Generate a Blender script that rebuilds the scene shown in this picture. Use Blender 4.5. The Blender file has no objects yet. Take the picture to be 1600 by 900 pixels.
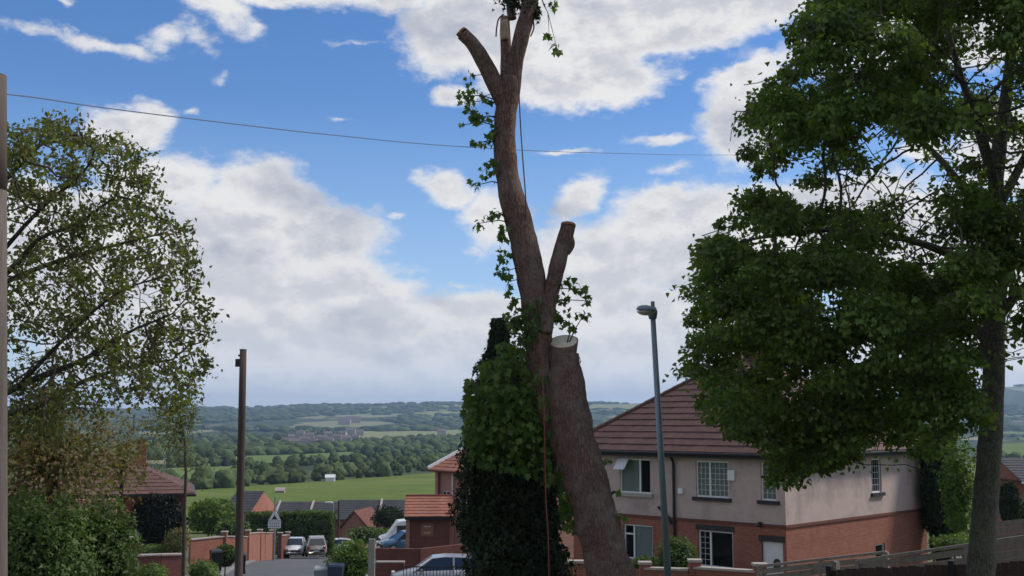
import bpy, bmesh, math, random
import numpy as np
from mathutils import Vector, Matrix, Quaternion, noise as mnoise
R = math.radians
sc = bpy.context.scene
COL = sc.collection

# ---------------------------------------------------------------- camera
PITCH = math.atan(205 / 1800)
CP, SP = math.cos(PITCH), math.sin(PITCH)
cam_data = bpy.data.cameras.new('camera')
cam_data.lens = 40.5
cam_data.sensor_width = 36
cam_data.clip_start = 0.1
cam_data.clip_end = 20000
cam = bpy.data.objects.new('camera', cam_data)
COL.objects.link(cam)
cam.location = (0, 0, 0)
cam.rotation_euler = (math.pi / 2 + PITCH, 0, 0)
sc.camera = cam
sc.render.resolution_x, sc.render.resolution_y = 1024, 576
sc.view_settings.view_transform = 'Standard'
sc.view_settings.look = 'None'
sc.view_settings.gamma = 1
sc.view_settings.exposure = 0.38

def ray(px, py):
    a = (px - 800) / 1800
    b = (450 - py) / 1800
    return Vector((a, CP - SP * b, SP + CP * b))
def at(px, py, D):
    r = ray(px, py)
    return r * (D / r.y)

# ---------------------------------------------------------------- world
SUN_EL, SUN_AZ = R(46), R(75)          # azimuth measured from +Y towards +X
w = bpy.data.worlds.new('World')
sc.world = w
w.use_nodes = True
nt = w.node_tree
nt.nodes.clear()
def N(tree, typ, ins=None, **kw):
    n = tree.nodes.new(typ)
    for k, v in kw.items():
        setattr(n, k, v)
    for k, v in (ins or {}).items():
        if isinstance(v, bpy.types.NodeSocket):
            tree.links.new(v, n.inputs[k])
        else:
            n.inputs[k].default_value = v
    return n
def WM(op, a, b=None, c=None, clamp=False):
    ins = {0: a}
    if b is not None: ins[1] = b
    if c is not None: ins[2] = c
    return N(nt, 'ShaderNodeMath', ins, operation=op, use_clamp=clamp).outputs[0]
def WR(v, a, b, c, d, smooth=False):
    return N(nt, 'ShaderNodeMapRange', {0: v, 1: a, 2: b, 3: c, 4: d}, interpolation_type='SMOOTHSTEP' if smooth else 'LINEAR').outputs[0]
sky = N(nt, 'ShaderNodeTexSky', sky_type='NISHITA', sun_disc=False, sun_elevation=SUN_EL, sun_rotation=SUN_AZ,
        altitude=100, air_density=1.0, dust_density=0.1, ozone_density=3.0)
tc = N(nt, 'ShaderNodeTexCoord')
direc = N(nt, 'ShaderNodeVectorMath', {0: tc.outputs['Generated']}, operation='NORMALIZE').outputs[0]
sep = N(nt, 'ShaderNodeSeparateXYZ', {0: direc})
az = WM('ARCTAN2', sep.outputs[0], sep.outputs[1])
el = WM('ARCSINE', sep.outputs[2])
pvec = N(nt, 'ShaderNodeCombineXYZ', {0: az, 1: el, 2: 0.0}).outputs[0]
stretch = N(nt, 'ShaderNodeVectorMath', {0: direc, 1: (1, 1, 1.7)}, operation='MULTIPLY').outputs[0]
def warp(scale, detail, rough=0.55, off=0.0):
    p_ = N(nt, 'ShaderNodeVectorMath', {0: stretch, 1: (off, off * 1.7, 0)}, operation='ADD').outputs[0]
    return N(nt, 'ShaderNodeTexNoise', {'Vector': p_, 'Scale': scale, 'Detail': detail, 'Roughness': rough})
n_big = warp(9, 2)
n_mid = warp(30, 4, 0.6, 3.1)
def offs(n, amp):
    a = N(nt, 'ShaderNodeVectorMath', {0: n.outputs['Color'], 1: (0.5, 0.5, 0.5)}, operation='SUBTRACT').outputs[0]
    return N(nt, 'ShaderNodeVectorMath', {0: a, 1: (amp, amp * 0.7, 0)}, operation='MULTIPLY').outputs[0]
pw = N(nt, 'ShaderNodeVectorMath', {0: pvec, 1: offs(n_big, 0.045)}, operation='ADD').outputs[0]
pw = N(nt, 'ShaderNodeVectorMath', {0: pw, 1: offs(n_mid, 0.030)}, operation='ADD').outputs[0]

def sky_pos(px, py):
    r = ray(px, py).normalized()
    return math.atan2(r.x, r.y), math.asin(r.z)
def blob_field(blobs, floor=.85):
    out = None
    for (px, py, rx, ry, rot, st) in blobs:
        a, e = sky_pos(px, py)
        # mapping of type TEXTURE: (v - loc) un-rotated and divided by the scale
        m = N(nt, 'ShaderNodeMapping', {'Vector': pw, 'Location': (a, e, 0), 'Rotation': (0, 0, R(-rot)), 'Scale': (rx / 1800, ry / 1800, 1)}, vector_type='TEXTURE')
        ln = N(nt, 'ShaderNodeVectorMath', {0: m.outputs[0]}, operation='LENGTH').outputs['Value']
        st = max(floor, st * math.sqrt(rx * ry) / 80) if floor else st
        v = WM('MINIMUM', WM('MULTIPLY_ADD', ln, -st, st), 1.0)
        out = v if out is None else WM('MAXIMUM', out, v)
    return out
THICK = [(850, 25, 260, 108, 0, 1), (1110, -10, 260, 88, -6, 1), (890, 115, 170, 58, 0, 1), (985, 125, 90, 40, -8, 1), (720, 148, 58, 22, 0, .7),
  (690, 70, 80, 55, 0, .8), (450, -22, 190, 42, 0, 1), (330, 5, 90, 38, 30, .7), (610, -10, 120, 40, 0, 1), (200, 188, 82, 34, 0, .9), (205, 215, 70, 20, 0, .6),
  (250, 290, 105, 62, 0, 1), (400, 335, 125, 82, 0, 1), (500, 385, 115, 80, 0, 1), (520, 470, 210, 90, 12, 1), (200, 420, 260, 130, 0, 1),
  (430, 545, 380, 115, 0, 1), (740, 540, 210, 95, 0, 1), (640, 500, 120, 60, 20, 1), (712, 305, 80, 32, 22, .9), (770, 345, 60, 55, 0, .8),
  (905, 310, 56, 34, -28, .8), (925, 425, 130, 95, 0, 1), (1085, 368, 190, 92, -6, 1), (1290, 350, 200, 90, -4, 1), (1010, 530, 240, 110, 0, 1),
  (1165, 180, 78, 92, 0, .9), (1180, 112, 100, 24, -10, .8), (1400, 330, 130, 45, 0, .8), (1500, 420, 200, 90, 0, 1), (1570, 240, 90, 80, 0, .9),
  (1450, 60, 220, 60, 0, .8), (1560, 560, 180, 60, 0, .9), (1250, 560, 200, 60, 0, 1), (30, 330, 140, 60, 0, .9), (1450, 230, 50, 30, 0, .7)]
THIN = [(60, 45, 70, 14, 0, .8), (140, 60, 65, 18, 8, 1), (195, 76, 75, 16, 8, .9), (245, 56, 45, 26, -12, 1), (110, 3, 20, 14, 20, .8), (340, 120, 16, 12, 0, .45),
  (298, 178, 26, 10, 0, .9), (545, 190, 26, 7, 0, .5), (605, 342, 34, 11, 0, .8), (745, 395, 40, 22, 0, .6), (725, 445, 46, 12, 0, .7),
  (880, 237, 60, 12, 0, 1.1), (1038, 219, 82, 15, -5, 1.1), (1050, 262, 50, 16, -6, .8), (930, 157, 110, 14, 0, 1), (1065, 110, 40, 14, 0, .6),
  (360, 260, 70, 22, -20, .6), (300, 55, 60, 30, 40, .6), (560, 68, 70, 7, 2, .5), (700, 115, 60, 30, 0, .5), (1010, 95, 50, 24, 0, .5)]
GREY = [(455, 325, 150, 52, 6, 1), (350, 398, 140, 42, 0, .9), (520, 392, 110, 34, 0, .7), (560, 505, 120, 34, 0, .8), (690, 470, 80, 40, 20, .5), (1075, 425, 110, 45, -5, 1), (1160, 195, 66, 60, 0, 1),
  (720, 35, 200, 60, 0, .7), (960, 20, 120, 40, 0, .45), (450, 622, 420, 30, 0, .6), (980, 618, 300, 34, 0, .6), (300, 420, 80, 60, 0, .5), (850, 330, 120, 30, 10, .5), (420, 560, 60, 16, 0, .5), (600, 560, 70, 20, 0, .6)]
thick = blob_field(THICK)
thin = blob_field(THIN, 0)
grey = blob_field(GREY)
# beyond the part of the sky that is in view the same broken cloud goes on at random
n_gen = warp(3.2, 2, 0.5, 7.7)
fx = WM('ABSOLUTE', WM('ADD', az, 0.0))
outside = WM('MAXIMUM', WR(fx, 0.40, 0.60, 0, 1), WR(el, 0.34, 0.45, 0, 1))
gen = WM('MULTIPLY', WM('MULTIPLY_ADD', n_gen.outputs['Fac'], 5.0, -2.35), outside)
gen = WM('MINIMUM', WM('ADD', gen, WM('MULTIPLY_ADD', outside, 1.5, -1.5)), 1.0)
thick = WM('MAXIMUM', thick, gen)
n_fine = warp(42, 7, 0.62, 5.3)
n_soft = warp(14, 5, 0.6, 1.3)
ff = WM('SUBTRACT', n_fine.outputs['Fac'], 0.5)
fs = WM('SUBTRACT', n_soft.outputs['Fac'], 0.5)
dens = WM('ADD', WM('MULTIPLY_ADD', ff, 0.95, thick), WM('MULTIPLY', fs, 0.6))
a_thick = WR(dens, -0.06, 0.46, 0, 1, True)
dthin = WM('MULTIPLY_ADD', ff, 1.5, thin)
a_thin = WR(dthin, 0.10, 0.90, 0, 0.9, True)
alpha = WM('MAXIMUM', a_thick, a_thin)
# brightness: bright rims and billows, greyer thick middles
body = WR(dens, 0.10, 0.80, 0, 1, True)
n_b1 = warp(15, 5, 0.62, 9.9)
b2v = N(nt, 'ShaderNodeVectorMath', {0: stretch, 1: (9.9 + 0.006, 9.9 * 1.7, 0.022)}, operation='ADD').outputs[0]
n_b2 = N(nt, 'ShaderNodeTexNoise', {'Vector': b2v, 'Scale': 15, 'Detail': 5, 'Roughness': 0.62})
relief = WM('SUBTRACT', n_b1.outputs['Fac'], n_b2.outputs['Fac'])       # tops of the billows face the light
bil = WR(relief, 0.13, -0.13, 0, 1, True)
lowglow = WR(el, 0.02, 0.16, 0.0, 1.0)
sh = WM('MULTIPLY', body, WM('MULTIPLY_ADD', bil, 0.62, 0.06))
gr = WM('MULTIPLY_ADD', bil, 0.35, WR(WM('ADD', WM('MULTIPLY_ADD', fs, 1.7, grey), WM('MULTIPLY', ff, 0.8)), -0.15, 1.15, -0.18, 0.78, True))
sh = WM('MAXIMUM', sh, gr, clamp=True)
sh = WM('MULTIPLY', sh, WR(el, 0.03, 0.17, 0.58, 1.0))       # far low cloud is thinner and paler
SKYK = 0.10
LIT, SHD = (0.80, 0.79, 0.78), (0.42, 0.445, 0.52)
def k10(c): return tuple(x / SKYK * 0.84 for x in c) + (1,)
ccol = N(nt, 'ShaderNodeMix', {0: sh, 6: k10(LIT), 7: k10(SHD)}, data_type='RGBA').outputs[2]
skyc = N(nt, 'ShaderNodeHueSaturation', {'Color': sky.outputs[0], 'Saturation': 1.24, 'Value': 0.95}).outputs[0]
skyc = N(nt, 'ShaderNodeMix', {0: 1.0, 6: skyc, 7: (1.02, 0.96, 1.08, 1)}, data_type='RGBA', blend_type='MULTIPLY').outputs[2]
skyc = N(nt, 'ShaderNodeMix', {0: WR(el, 0.27, 0.06, 0.0, 0.42), 6: skyc, 7: k10((0.46, 0.66, 0.93))}, data_type='RGBA').outputs[2]
mixed = N(nt, 'ShaderNodeMix', {0: alpha, 6: skyc, 7: ccol}, data_type='RGBA').outputs[2]
veil = WR(el, 0.0, 0.085, 0.85, 0.0, True)
veil = WM('MULTIPLY', veil, WM('MULTIPLY_ADD', a_thick, -0.35, 1.0))
mixed = N(nt, 'ShaderNodeMix', {0: veil, 6: mixed, 7: k10((0.62, 0.70, 0.86))}, data_type='RGBA').outputs[2]
bg = N(nt, 'ShaderNodeBackground', {'Color': mixed, 'Strength': SKYK})
wo = N(nt, 'ShaderNodeOutputWorld', {'Surface': bg.outputs[0]})

# ---------------------------------------------------------------- sun
sl = bpy.data.lights.new('sun', 'SUN')
sl.energy = 2.7
sl.angle = R(10)
sl.color = (1.0, 0.95, 0.87)
sun = bpy.data.objects.new('sun', sl)
COL.objects.link(sun)
sd = Vector((math.sin(SUN_AZ) * math.cos(SUN_EL), math.cos(SUN_AZ) * math.cos(SUN_EL), math.sin(SUN_EL)))
sun.rotation_euler = sd.to_track_quat('Z', 'Y').to_euler()
sun.location = sd * 60

# ---------------------------------------------------------------- materials
def new_mat(name):
    m = bpy.data.materials.new(name)
    m.use_nodes = True
    t = m.node_tree
    return m, t, t.nodes['Principled BSDF']
def rgba(c): return (c[0], c[1], c[2], 1)
def surface(name, c1, c2=None, scale=6.0, rough=0.85, bump=0.0, bscale=30.0, metallic=0.0, spec=0.3, stretch=(1, 1, 1), island=0.0, detail=6, c3=None, s3=1.2, coat=0.0):
    """noise mottled colour between c1 and c2, optional broad stain c3, optional island variation and bump"""
    m, t, b = new_mat(name)
    co = N(t, 'ShaderNodeTexCoord').outputs['Object']
    mp = N(t, 'ShaderNodeMapping', {'Vector': co, 'Scale': stretch}).outputs[0]
    n = N(t, 'ShaderNodeTexNoise', {'Vector': mp, 'Scale': scale, 'Detail': detail, 'Roughness': 0.65})
    r = N(t, 'ShaderNodeMapRange', {0: n.outputs['Fac'], 1: 0.32, 2: 0.68, 3: 0, 4: 1}).outputs[0]
    col = N(t, 'ShaderNodeMix', {0: r, 6: rgba(c1), 7: rgba(c2 or c1)}, data_type='RGBA').outputs[2]
    if c3:
        n3 = N(t, 'ShaderNodeTexNoise', {'Vector': mp, 'Scale': s3, 'Detail': 4, 'Roughness': 0.6})
        r3 = N(t, 'ShaderNodeMapRange', {0: n3.outputs['Fac'], 1: 0.5, 2: 0.68, 3: 0, 4: 0.8}).outputs[0]
        col = N(t, 'ShaderNodeMix', {0: r3, 6: col, 7: rgba(c3)}, data_type='RGBA').outputs[2]
    if island:
        g = N(t, 'ShaderNodeNewGeometry').outputs['Random Per Island']
        v = N(t, 'ShaderNodeMapRange', {0: g, 1: 0, 2: 1, 3: 1 - island, 4: 1 + island}).outputs[0]
        col = N(t, 'ShaderNodeHueSaturation', {'Color': col, 'Value': v}).outputs[0]
    t.links.new(col, b.inputs['Base Color'])
    b.inputs['Roughness'].default_value = rough
    b.inputs['Metallic'].default_value = metallic
    b.inputs['Specular IOR Level'].default_value = spec
    b.inputs['Coat Weight'].default_value = coat
    if bump:
        nb = N(t, 'ShaderNodeTexNoise', {'Vector': mp, 'Scale': bscale, 'Detail': 5, 'Roughness': 0.7})
        bp = N(t, 'ShaderNodeBump', {'Strength': 0.8, 'Distance': bump, 'Height': nb.outputs['Fac']})
        t.links.new(bp.outputs[0], b.inputs['Normal'])
    return m
def brick_mat(name, c1, c2, mortar, dirt=(0.10, 0.06, 0.05)):
    m, t, b = new_mat(name)
    co = N(t, 'ShaderNodeTexCoord').outputs['Object']
    s = N(t, 'ShaderNodeSeparateXYZ', {0: co})
    xy = N(t, 'ShaderNodeMath', {0: s.outputs[0], 1: s.outputs[1]}, operation='ADD').outputs[0]
    v = N(t, 'ShaderNodeCombineXYZ', {0: xy, 1: s.outputs[2], 2: 0.0}).outputs[0]
    br = N(t, 'ShaderNodeTexBrick', {'Vector': v, 'Color1': rgba(c1), 'Color2': rgba(c2), 'Mortar': rgba(mortar), 'Scale': 1.0,
        'Mortar Size': 0.008, 'Mortar Smooth': 0.3, 'Bias': 0.0, 'Brick Width': 0.225, 'Row Height': 0.075})
    n = N(t, 'ShaderNodeTexNoise', {'Vector': co, 'Scale': 1.3, 'Detail': 6, 'Roughness': 0.65})
    r = N(t, 'ShaderNodeMapRange', {0: n.outputs['Fac'], 1: 0.42, 2: 0.72, 3: 0, 4: 0.55}).outputs[0]
    col = N(t, 'ShaderNodeMix', {0: r, 6: br.outputs['Color'], 7: rgba(dirt)}, data_type='RGBA').outputs[2]
    t.links.new(col, b.inputs['Base Color'])
    b.inputs['Roughness'].default_value = 0.9
    b.inputs['Specular IOR Level'].default_value = 0.2
    bp = N(t, 'ShaderNodeBump', {'Strength': 0.6, 'Distance': 0.006, 'Height': br.outputs['Fac']}, invert=True)
    t.links.new(bp.outputs[0], b.inputs['Normal'])
    return m
def leaf_mat(name, cols, trans=0.35, rough=0.55, tcol=None, spec=0.25):
    m, t, b = new_mat(name)
    g = N(t, 'ShaderNodeNewGeometry').outputs['Random Per Island']
    rp = N(t, 'ShaderNodeValToRGB', {0: g})
    e = rp.color_ramp.elements
    e[0].position = 0; e[0].color = rgba(cols[0])
    e[1].position = 1; e[1].color = rgba(cols[-1])
    for i, c in enumerate(cols[1:-1]):
        x = e.new((i + 1) / (len(cols) - 1)); x.color = rgba(c)
    co = N(t, 'ShaderNodeTexCoord').outputs['Object']
    n = N(t, 'ShaderNodeTexNoise', {'Vector': co, 'Scale': 1.1, 'Detail': 3})
    v = N(t, 'ShaderNodeMapRange', {0: n.outputs['Fac'], 1: 0.3, 2: 0.7, 3: 0.60, 4: 1.5}).outputs[0]
    col = N(t, 'ShaderNodeHueSaturation', {'Color': rp.outputs[0], 'Value': v}).outputs[0]
    t.links.new(col, b.inputs['Base Color'])
    b.inputs['Roughness'].default_value = rough
    b.inputs['Specular IOR Level'].default_value = spec
    tr = N(t, 'ShaderNodeBsdfTranslucent')
    c2 = N(t, 'ShaderNodeMix', {0: 1.0, 6: col, 7: rgba(tcol or (1.5, 1.6, 0.5))}, data_type='RGBA', blend_type='MULTIPLY').outputs[2]
    t.links.new(c2, tr.inputs['Color'])
    mx = N(t, 'ShaderNodeMixShader', {0: trans, 1: b.outputs[0], 2: tr.outputs[0]})
    t.links.new(mx.outputs[0], t.nodes['Material Output'].inputs['Surface'])
    return m

def bark(name, c1, c2, c3):
    m, t, b = new_mat(name)
    co = N(t, 'ShaderNodeTexCoord').outputs['Object']
    wn = N(t, 'ShaderNodeTexNoise', {'Vector': co, 'Scale': 7, 'Detail': 3})
    wv = N(t, 'ShaderNodeVectorMath', {0: wn.outputs['Color'], 1: (.10, .10, .10)}, operation='MULTIPLY').outputs[0]
    wv = N(t, 'ShaderNodeVectorMath', {0: wv, 1: co}, operation='ADD').outputs[0]
    mp = N(t, 'ShaderNodeMapping', {'Vector': wv, 'Scale': (1, 1, .22)}).outputs[0]
    vo = N(t, 'ShaderNodeTexVoronoi', {'Vector': mp, 'Scale': 26}, feature='DISTANCE_TO_EDGE')
    crack = N(t, 'ShaderNodeMapRange', {0: vo.outputs['Distance'], 1: 0.0, 2: 0.16, 3: 0, 4: 1}).outputs[0]
    n1 = N(t, 'ShaderNodeTexNoise', {'Vector': co, 'Scale': 22, 'Detail': 7, 'Roughness': .7})
    n3 = N(t, 'ShaderNodeTexNoise', {'Vector': co, 'Scale': 2.6, 'Detail': 5, 'Roughness': .65})
    h = N(t, 'ShaderNodeMath', {0: crack, 1: n1.outputs['Fac'], 2: 0.0}, operation='MULTIPLY').outputs[0]
    k = N(t, 'ShaderNodeMapRange', {0: h, 1: .08, 2: .55, 3: 0, 4: 1}).outputs[0]
    col = N(t, 'ShaderNodeMix', {0: k, 6: rgba(c2), 7: rgba(c1)}, data_type='RGBA').outputs[2]
    s3 = N(t, 'ShaderNodeMapRange', {0: n3.outputs['Fac'], 1: .48, 2: .66, 3: 0, 4: .75}).outputs[0]
    col = N(t, 'ShaderNodeMix', {0: s3, 6: col, 7: rgba(c3)}, data_type='RGBA').outputs[2]
    n4 = N(t, 'ShaderNodeTexNoise', {'Vector': co, 'Scale': 5.0, 'Detail': 6, 'Roughness': .7})
    s4 = N(t, 'ShaderNodeMapRange', {0: n4.outputs['Fac'], 1: .54, 2: .70, 3: 0, 4: .8}).outputs[0]
    col = N(t, 'ShaderNodeMix', {0: s4, 6: col, 7: rgba(c2)}, data_type='RGBA').outputs[2]
    t.links.new(col, b.inputs['Base Color']); b.inputs['Roughness'].default_value = .95; b.inputs['Specular IOR Level'].default_value = .15
    bp = N(t, 'ShaderNodeBump', {'Strength': .8, 'Distance': .022, 'Height': h})
    t.links.new(bp.outputs[0], b.inputs['Normal'])
    return m
M = {}
M['bark'] = bark('felled_bark', (0.18, 0.112, 0.088), (0.098, 0.062, 0.05), (0.22, 0.165, 0.135))
M['bark_old'] = surface('felled_bark', (0.135, 0.092, 0.077), (0.060, 0.042, 0.036), 13, 0.95, 0.05, 34, stretch=(1, 1, 0.45), c3=(0.17, 0.135, 0.115), s3=3.4)
M['bark_grey'] = bark('grey_bark', (0.135, 0.125, 0.105), (0.065, 0.058, 0.05), (0.145, 0.155, 0.09))
M['bark_old2'] = surface('grey_bark', (0.085, 0.078, 0.066), (0.045, 0.04, 0.035), 9, 0.95, 0.02, 30, stretch=(1, 1, 0.35), c3=(0.10, 0.11, 0.06), s3=1.6)
M['twig'] = surface('twig', (0.075, 0.06, 0.045), (0.04, 0.034, 0.028), 20, 0.9)
M['cutwood'] = surface('cut_wood', (0.80, 0.74, 0.56), (0.70, 0.62, 0.44), 14, 0.8, c3=(0.40, 0.24, 0.12), s3=3)
M['cambium'] = surface('torn_bark_edge', (0.34, 0.16, 0.09), (0.20, 0.10, 0.06), 20, 0.9)
M['sycamore'] = leaf_mat('sycamore_leaf', [(0.062, 0.095, 0.028), (0.095, 0.145, 0.036), (0.15, 0.205, 0.05), (0.07, 0.105, 0.038)], 0.45)
M['birch'] = leaf_mat('small_leaf', [(0.075, 0.10, 0.03), (0.11, 0.14, 0.036), (0.13, 0.13, 0.045), (0.065, 0.08, 0.03), (0.13, 0.090, 0.05)], 0.36)
M['sprout'] = leaf_mat('sprout_leaf', [(0.045, 0.085, 0.02), (0.075, 0.125, 0.026), (0.10, 0.155, 0.03), (0.055, 0.10, 0.03)], 0.40)
M['ivy'] = leaf_mat('ivy_leaf', [(0.022, 0.032, 0.019), (0.034, 0.048, 0.024), (0.024, 0.036, 0.026), (0.05, 0.065, 0.034)], 0.12, 0.75, spec=.08)
M['hedge'] = leaf_mat('hedge_leaf', [(0.045, 0.08, 0.024), (0.08, 0.125, 0.034), (0.06, 0.10, 0.028), (0.11, 0.15, 0.05)], 0.3)
M['hedge_light'] = leaf_mat('fresh_hedge_leaf', [(0.075, 0.13, 0.025), (0.11, 0.17, 0.035), (0.06, 0.11, 0.022)], 0.32)
M['rust_leaf'] = leaf_mat('bronze_leaf', [(0.13, 0.115, 0.05), (0.16, 0.11, 0.06), (0.11, 0.13, 0.045), (0.14, 0.095, 0.055)], 0.36)
M['tree_mass'] = surface('distant_foliage', (0.042, 0.064, 0.026), (0.085, 0.11, 0.038), 0.9, 0.95, island=0.45, spec=0.05)
M['render'] = surface('pebbledash', (0.52, 0.405, 0.365), (0.45, 0.35, 0.32), 3, 0.95, 0.01, 60, c3=(0.29, 0.235, 0.22), s3=0.7)
M['brick'] = brick_mat('red_brick', (0.33, 0.115, 0.072), (0.25, 0.085, 0.058), (0.27, 0.19, 0.16), (0.20, 0.075, 0.055))
M['brick_dark'] = brick_mat('dark_brick', (0.19, 0.062, 0.045), (0.14, 0.05, 0.038), (0.15, 0.10, 0.09), (0.09, 0.045, 0.038))
M['brick_pale'] = brick_mat('pale_brick', (0.40, 0.19, 0.14), (0.34, 0.15, 0.11), (0.35, 0.28, 0.24), (0.28, 0.14, 0.11))
M['brick_orange'] = brick_mat('orange_brick', (0.34, 0.125, 0.08), (0.28, 0.10, 0.065), (0.32, 0.22, 0.18), (0.20, 0.085, 0.06))
M['roof_tile'] = surface('roof_tile', (0.135, 0.072, 0.058), (0.10, 0.054, 0.046), 5, 0.8, 0.004, 50, island=0.10, c3=(0.10, 0.058, 0.05), s3=0.8)
M['roof_terracotta'] = surface('terracotta_tile', (0.30, 0.125, 0.08), (0.24, 0.095, 0.065), 6, 0.85, island=0.1)
M['slate'] = surface('slate_roof', (0.060, 0.060, 0.066), (0.042, 0.042, 0.048), 4, 0.7, island=0.12)
M['black_paint'] = surface('black_gutter', (0.012, 0.012, 0.013), (0.02, 0.02, 0.02), 8, 0.45)
M['sill_dark'] = surface('dark_sill', (0.035, 0.032, 0.034), (0.05, 0.045, 0.045), 8, 0.8)
M['white_pvc'] = surface('white_frame', (0.72, 0.73, 0.74), (0.66, 0.67, 0.68), 3, 0.4, spec=0.5)
M['stone'] = surface('coping_stone', (0.42, 0.37, 0.33), (0.32, 0.28, 0.25), 7, 0.9, 0.006, 40)
M['concrete'] = surface('concrete', (0.30, 0.29, 0.26), (0.22, 0.215, 0.19), 5, 0.9, 0.005, 40, c3=(0.20, 0.21, 0.13), s3=2)
M['asphalt'] = surface('asphalt', (0.105, 0.108, 0.112), (0.075, 0.077, 0.08), 1.2, 0.85, 0.004, 60, c3=(0.13, 0.132, 0.135), s3=0.25)
M['pavement'] = surface('pavement', (0.20, 0.195, 0.185), (0.15, 0.148, 0.14), 2.0, 0.9, c3=(0.23, 0.22, 0.21), s3=0.5)
M['kerb'] = surface('kerb_stone', (0.27, 0.265, 0.25), (0.20, 0.195, 0.185), 4, 0.9)
M['pole_wood'] = surface('pole_wood', (0.080, 0.054, 0.044), (0.05, 0.036, 0.031), 9, 0.9, 0.004, 60, stretch=(6, 6, 0.3), c3=(0.15, 0.12, 0.105), s3=0.8)
M['pole_grey'] = surface('pole_grey_wood', (0.15, 0.122, 0.105), (0.10, 0.083, 0.074), 9, 0.9, 0.004, 60, stretch=(6, 6, 0.3))
M['pole_top'] = surface('pole_top_wood', (0.13, 0.098, 0.082), (0.09, 0.068, 0.058), 9, 0.9, 0.004, 60, stretch=(6, 6, 0.3))
M['galv'] = surface('galvanised_steel', (0.24, 0.29, 0.31), (0.19, 0.235, 0.255), 3, 0.5, metallic=0.3, stretch=(2, 2, 0.4))
M['lamp_glass'] = surface('lamp_bowl', (0.52, 0.47, 0.40), (0.42, 0.38, 0.33), 6, 0.3, spec=0.5)
M['wire'] = surface('overhead_wire', (0.12, 0.15, 0.21), None, 3, 0.6)
M['rope_blue'] = surface('rope_dark', (0.06, 0.05, 0.06), (0.10, 0.08, 0.08), 60, 0.9)
M['rope_red'] = surface('rope_red', (0.24, 0.075, 0.05), (0.16, 0.05, 0.04), 60, 0.9)
M['fence_brown'] = surface('brown_fence', (0.085, 0.052, 0.045), (0.055, 0.036, 0.032), 12, 0.9, 0.004, 40, stretch=(4, 4, 0.5), island=0.3)
M['fence_grey'] = surface('weathered_fence', (0.27, 0.225, 0.20), (0.17, 0.145, 0.13), 10, 0.92, 0.004, 40, stretch=(4, 4, 0.5), island=0.22, c3=(0.13, 0.125, 0.10), s3=1.5)
M['car_white'] = surface('white_car_paint', (0.62, 0.63, 0.64), None, 2, 0.25, spec=0.5, coat=0.6)
M['car_silver'] = surface('silver_car_paint', (0.42, 0.42, 0.43), (0.39, 0.39, 0.40), 2, 0.3, metallic=0.5, coat=0.5)
M['car_beige'] = surface('beige_car_paint', (0.36, 0.31, 0.27), (0.32, 0.28, 0.25), 2, 0.3, metallic=0.4, coat=0.5)
M['car_blue'] = surface('blue_car_paint', (0.04, 0.10, 0.17), (0.035, 0.085, 0.15), 2, 0.3, coat=0.6)
M['rubber'] = surface('rubber', (0.018, 0.018, 0.018), None, 5, 0.8)
M['bin_grey'] = surface('grey_plastic', (0.25, 0.27, 0.27), None, 5, 0.5)
M['bin_blue'] = surface('blue_plastic', (0.03, 0.05, 0.075), None, 5, 0.5)
M['curtain'] = surface('curtain', (0.78, 0.77, 0.72), (0.68, 0.67, 0.62), 5, 0.9, stretch=(4, 4, 0.1))
M['room'] = surface('dark_room', (0.02, 0.02, 0.022), (0.035, 0.03, 0.03), 1.5, 0.95)
M['sign_white'] = surface('sign_white', (0.62, 0.63, 0.63), None, 3, 0.5)
M['sign_black'] = surface('sign_black', (0.02, 0.02, 0.02), None, 3, 0.5)
M['lightred'] = surface('red_lamp', (0.30, 0.03, 0.02), None, 3, 0.3)
m, t, b = new_mat('window_glass')
b.inputs['Base Color'].default_value = (0.02, 0.025, 0.03, 1); b.inputs['Roughness'].default_value = 0.04; b.inputs['Specular IOR Level'].default_value = 0.8
tr = N(t, 'ShaderNodeBsdfTransparent', {'Color': (0.75, 0.8, 0.8, 1)})
mx = N(t, 'ShaderNodeMixShader', {0: 0.88, 1: b.outputs[0], 2: tr.outputs[0]})
t.links.new(mx.outputs[0], t.nodes['Material Output'].inputs['Surface'])
M['glass'] = m
m, t, b = new_mat('car_glass')
b.inputs['Base Color'].default_value = (0.02, 0.024, 0.028, 1); b.inputs['Roughness'].default_value = 0.05; b.inputs['Specular IOR Level'].default_value = 0.9
M['car_glass'] = m

# ---------------------------------------------------------------- object helpers
def mesh_from(name, V, F, mat, smooth=False):
    me = bpy.data.meshes.new(name)
    me.from_pydata([tuple(v) for v in V], [], [tuple(f) for f in F])
    if mat: me.materials.append(M[mat] if isinstance(mat, str) else mat)
    if smooth: me.shade_smooth()
    me.update()
    return me
def link(name, me, parent=None):
    o = bpy.data.objects.new(name, me)
    COL.objects.link(o)
    o.parent = parent
    return o
def tag(o, label=None, cat=None, group=None, kind=None):
    if label: o['label'] = label
    if cat: o['category'] = cat
    if group: o['group'] = group
    if kind: o['kind'] = kind
    return o
def thing(name, label, cat, loc=(0, 0, 0), rz=0.0, group=None):
    o = bpy.data.objects.new(name, None)
    COL.objects.link(o)
    o.location = loc
    o.rotation_euler = (0, 0, rz)
    o.empty_display_size = 0.2
    return tag(o, label, cat, group)
def copy_tree(o, parent=None):
    c = o.copy(); COL.objects.link(c); c.parent = parent
    for ch in o.children: copy_tree(ch, c)
    return c
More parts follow.
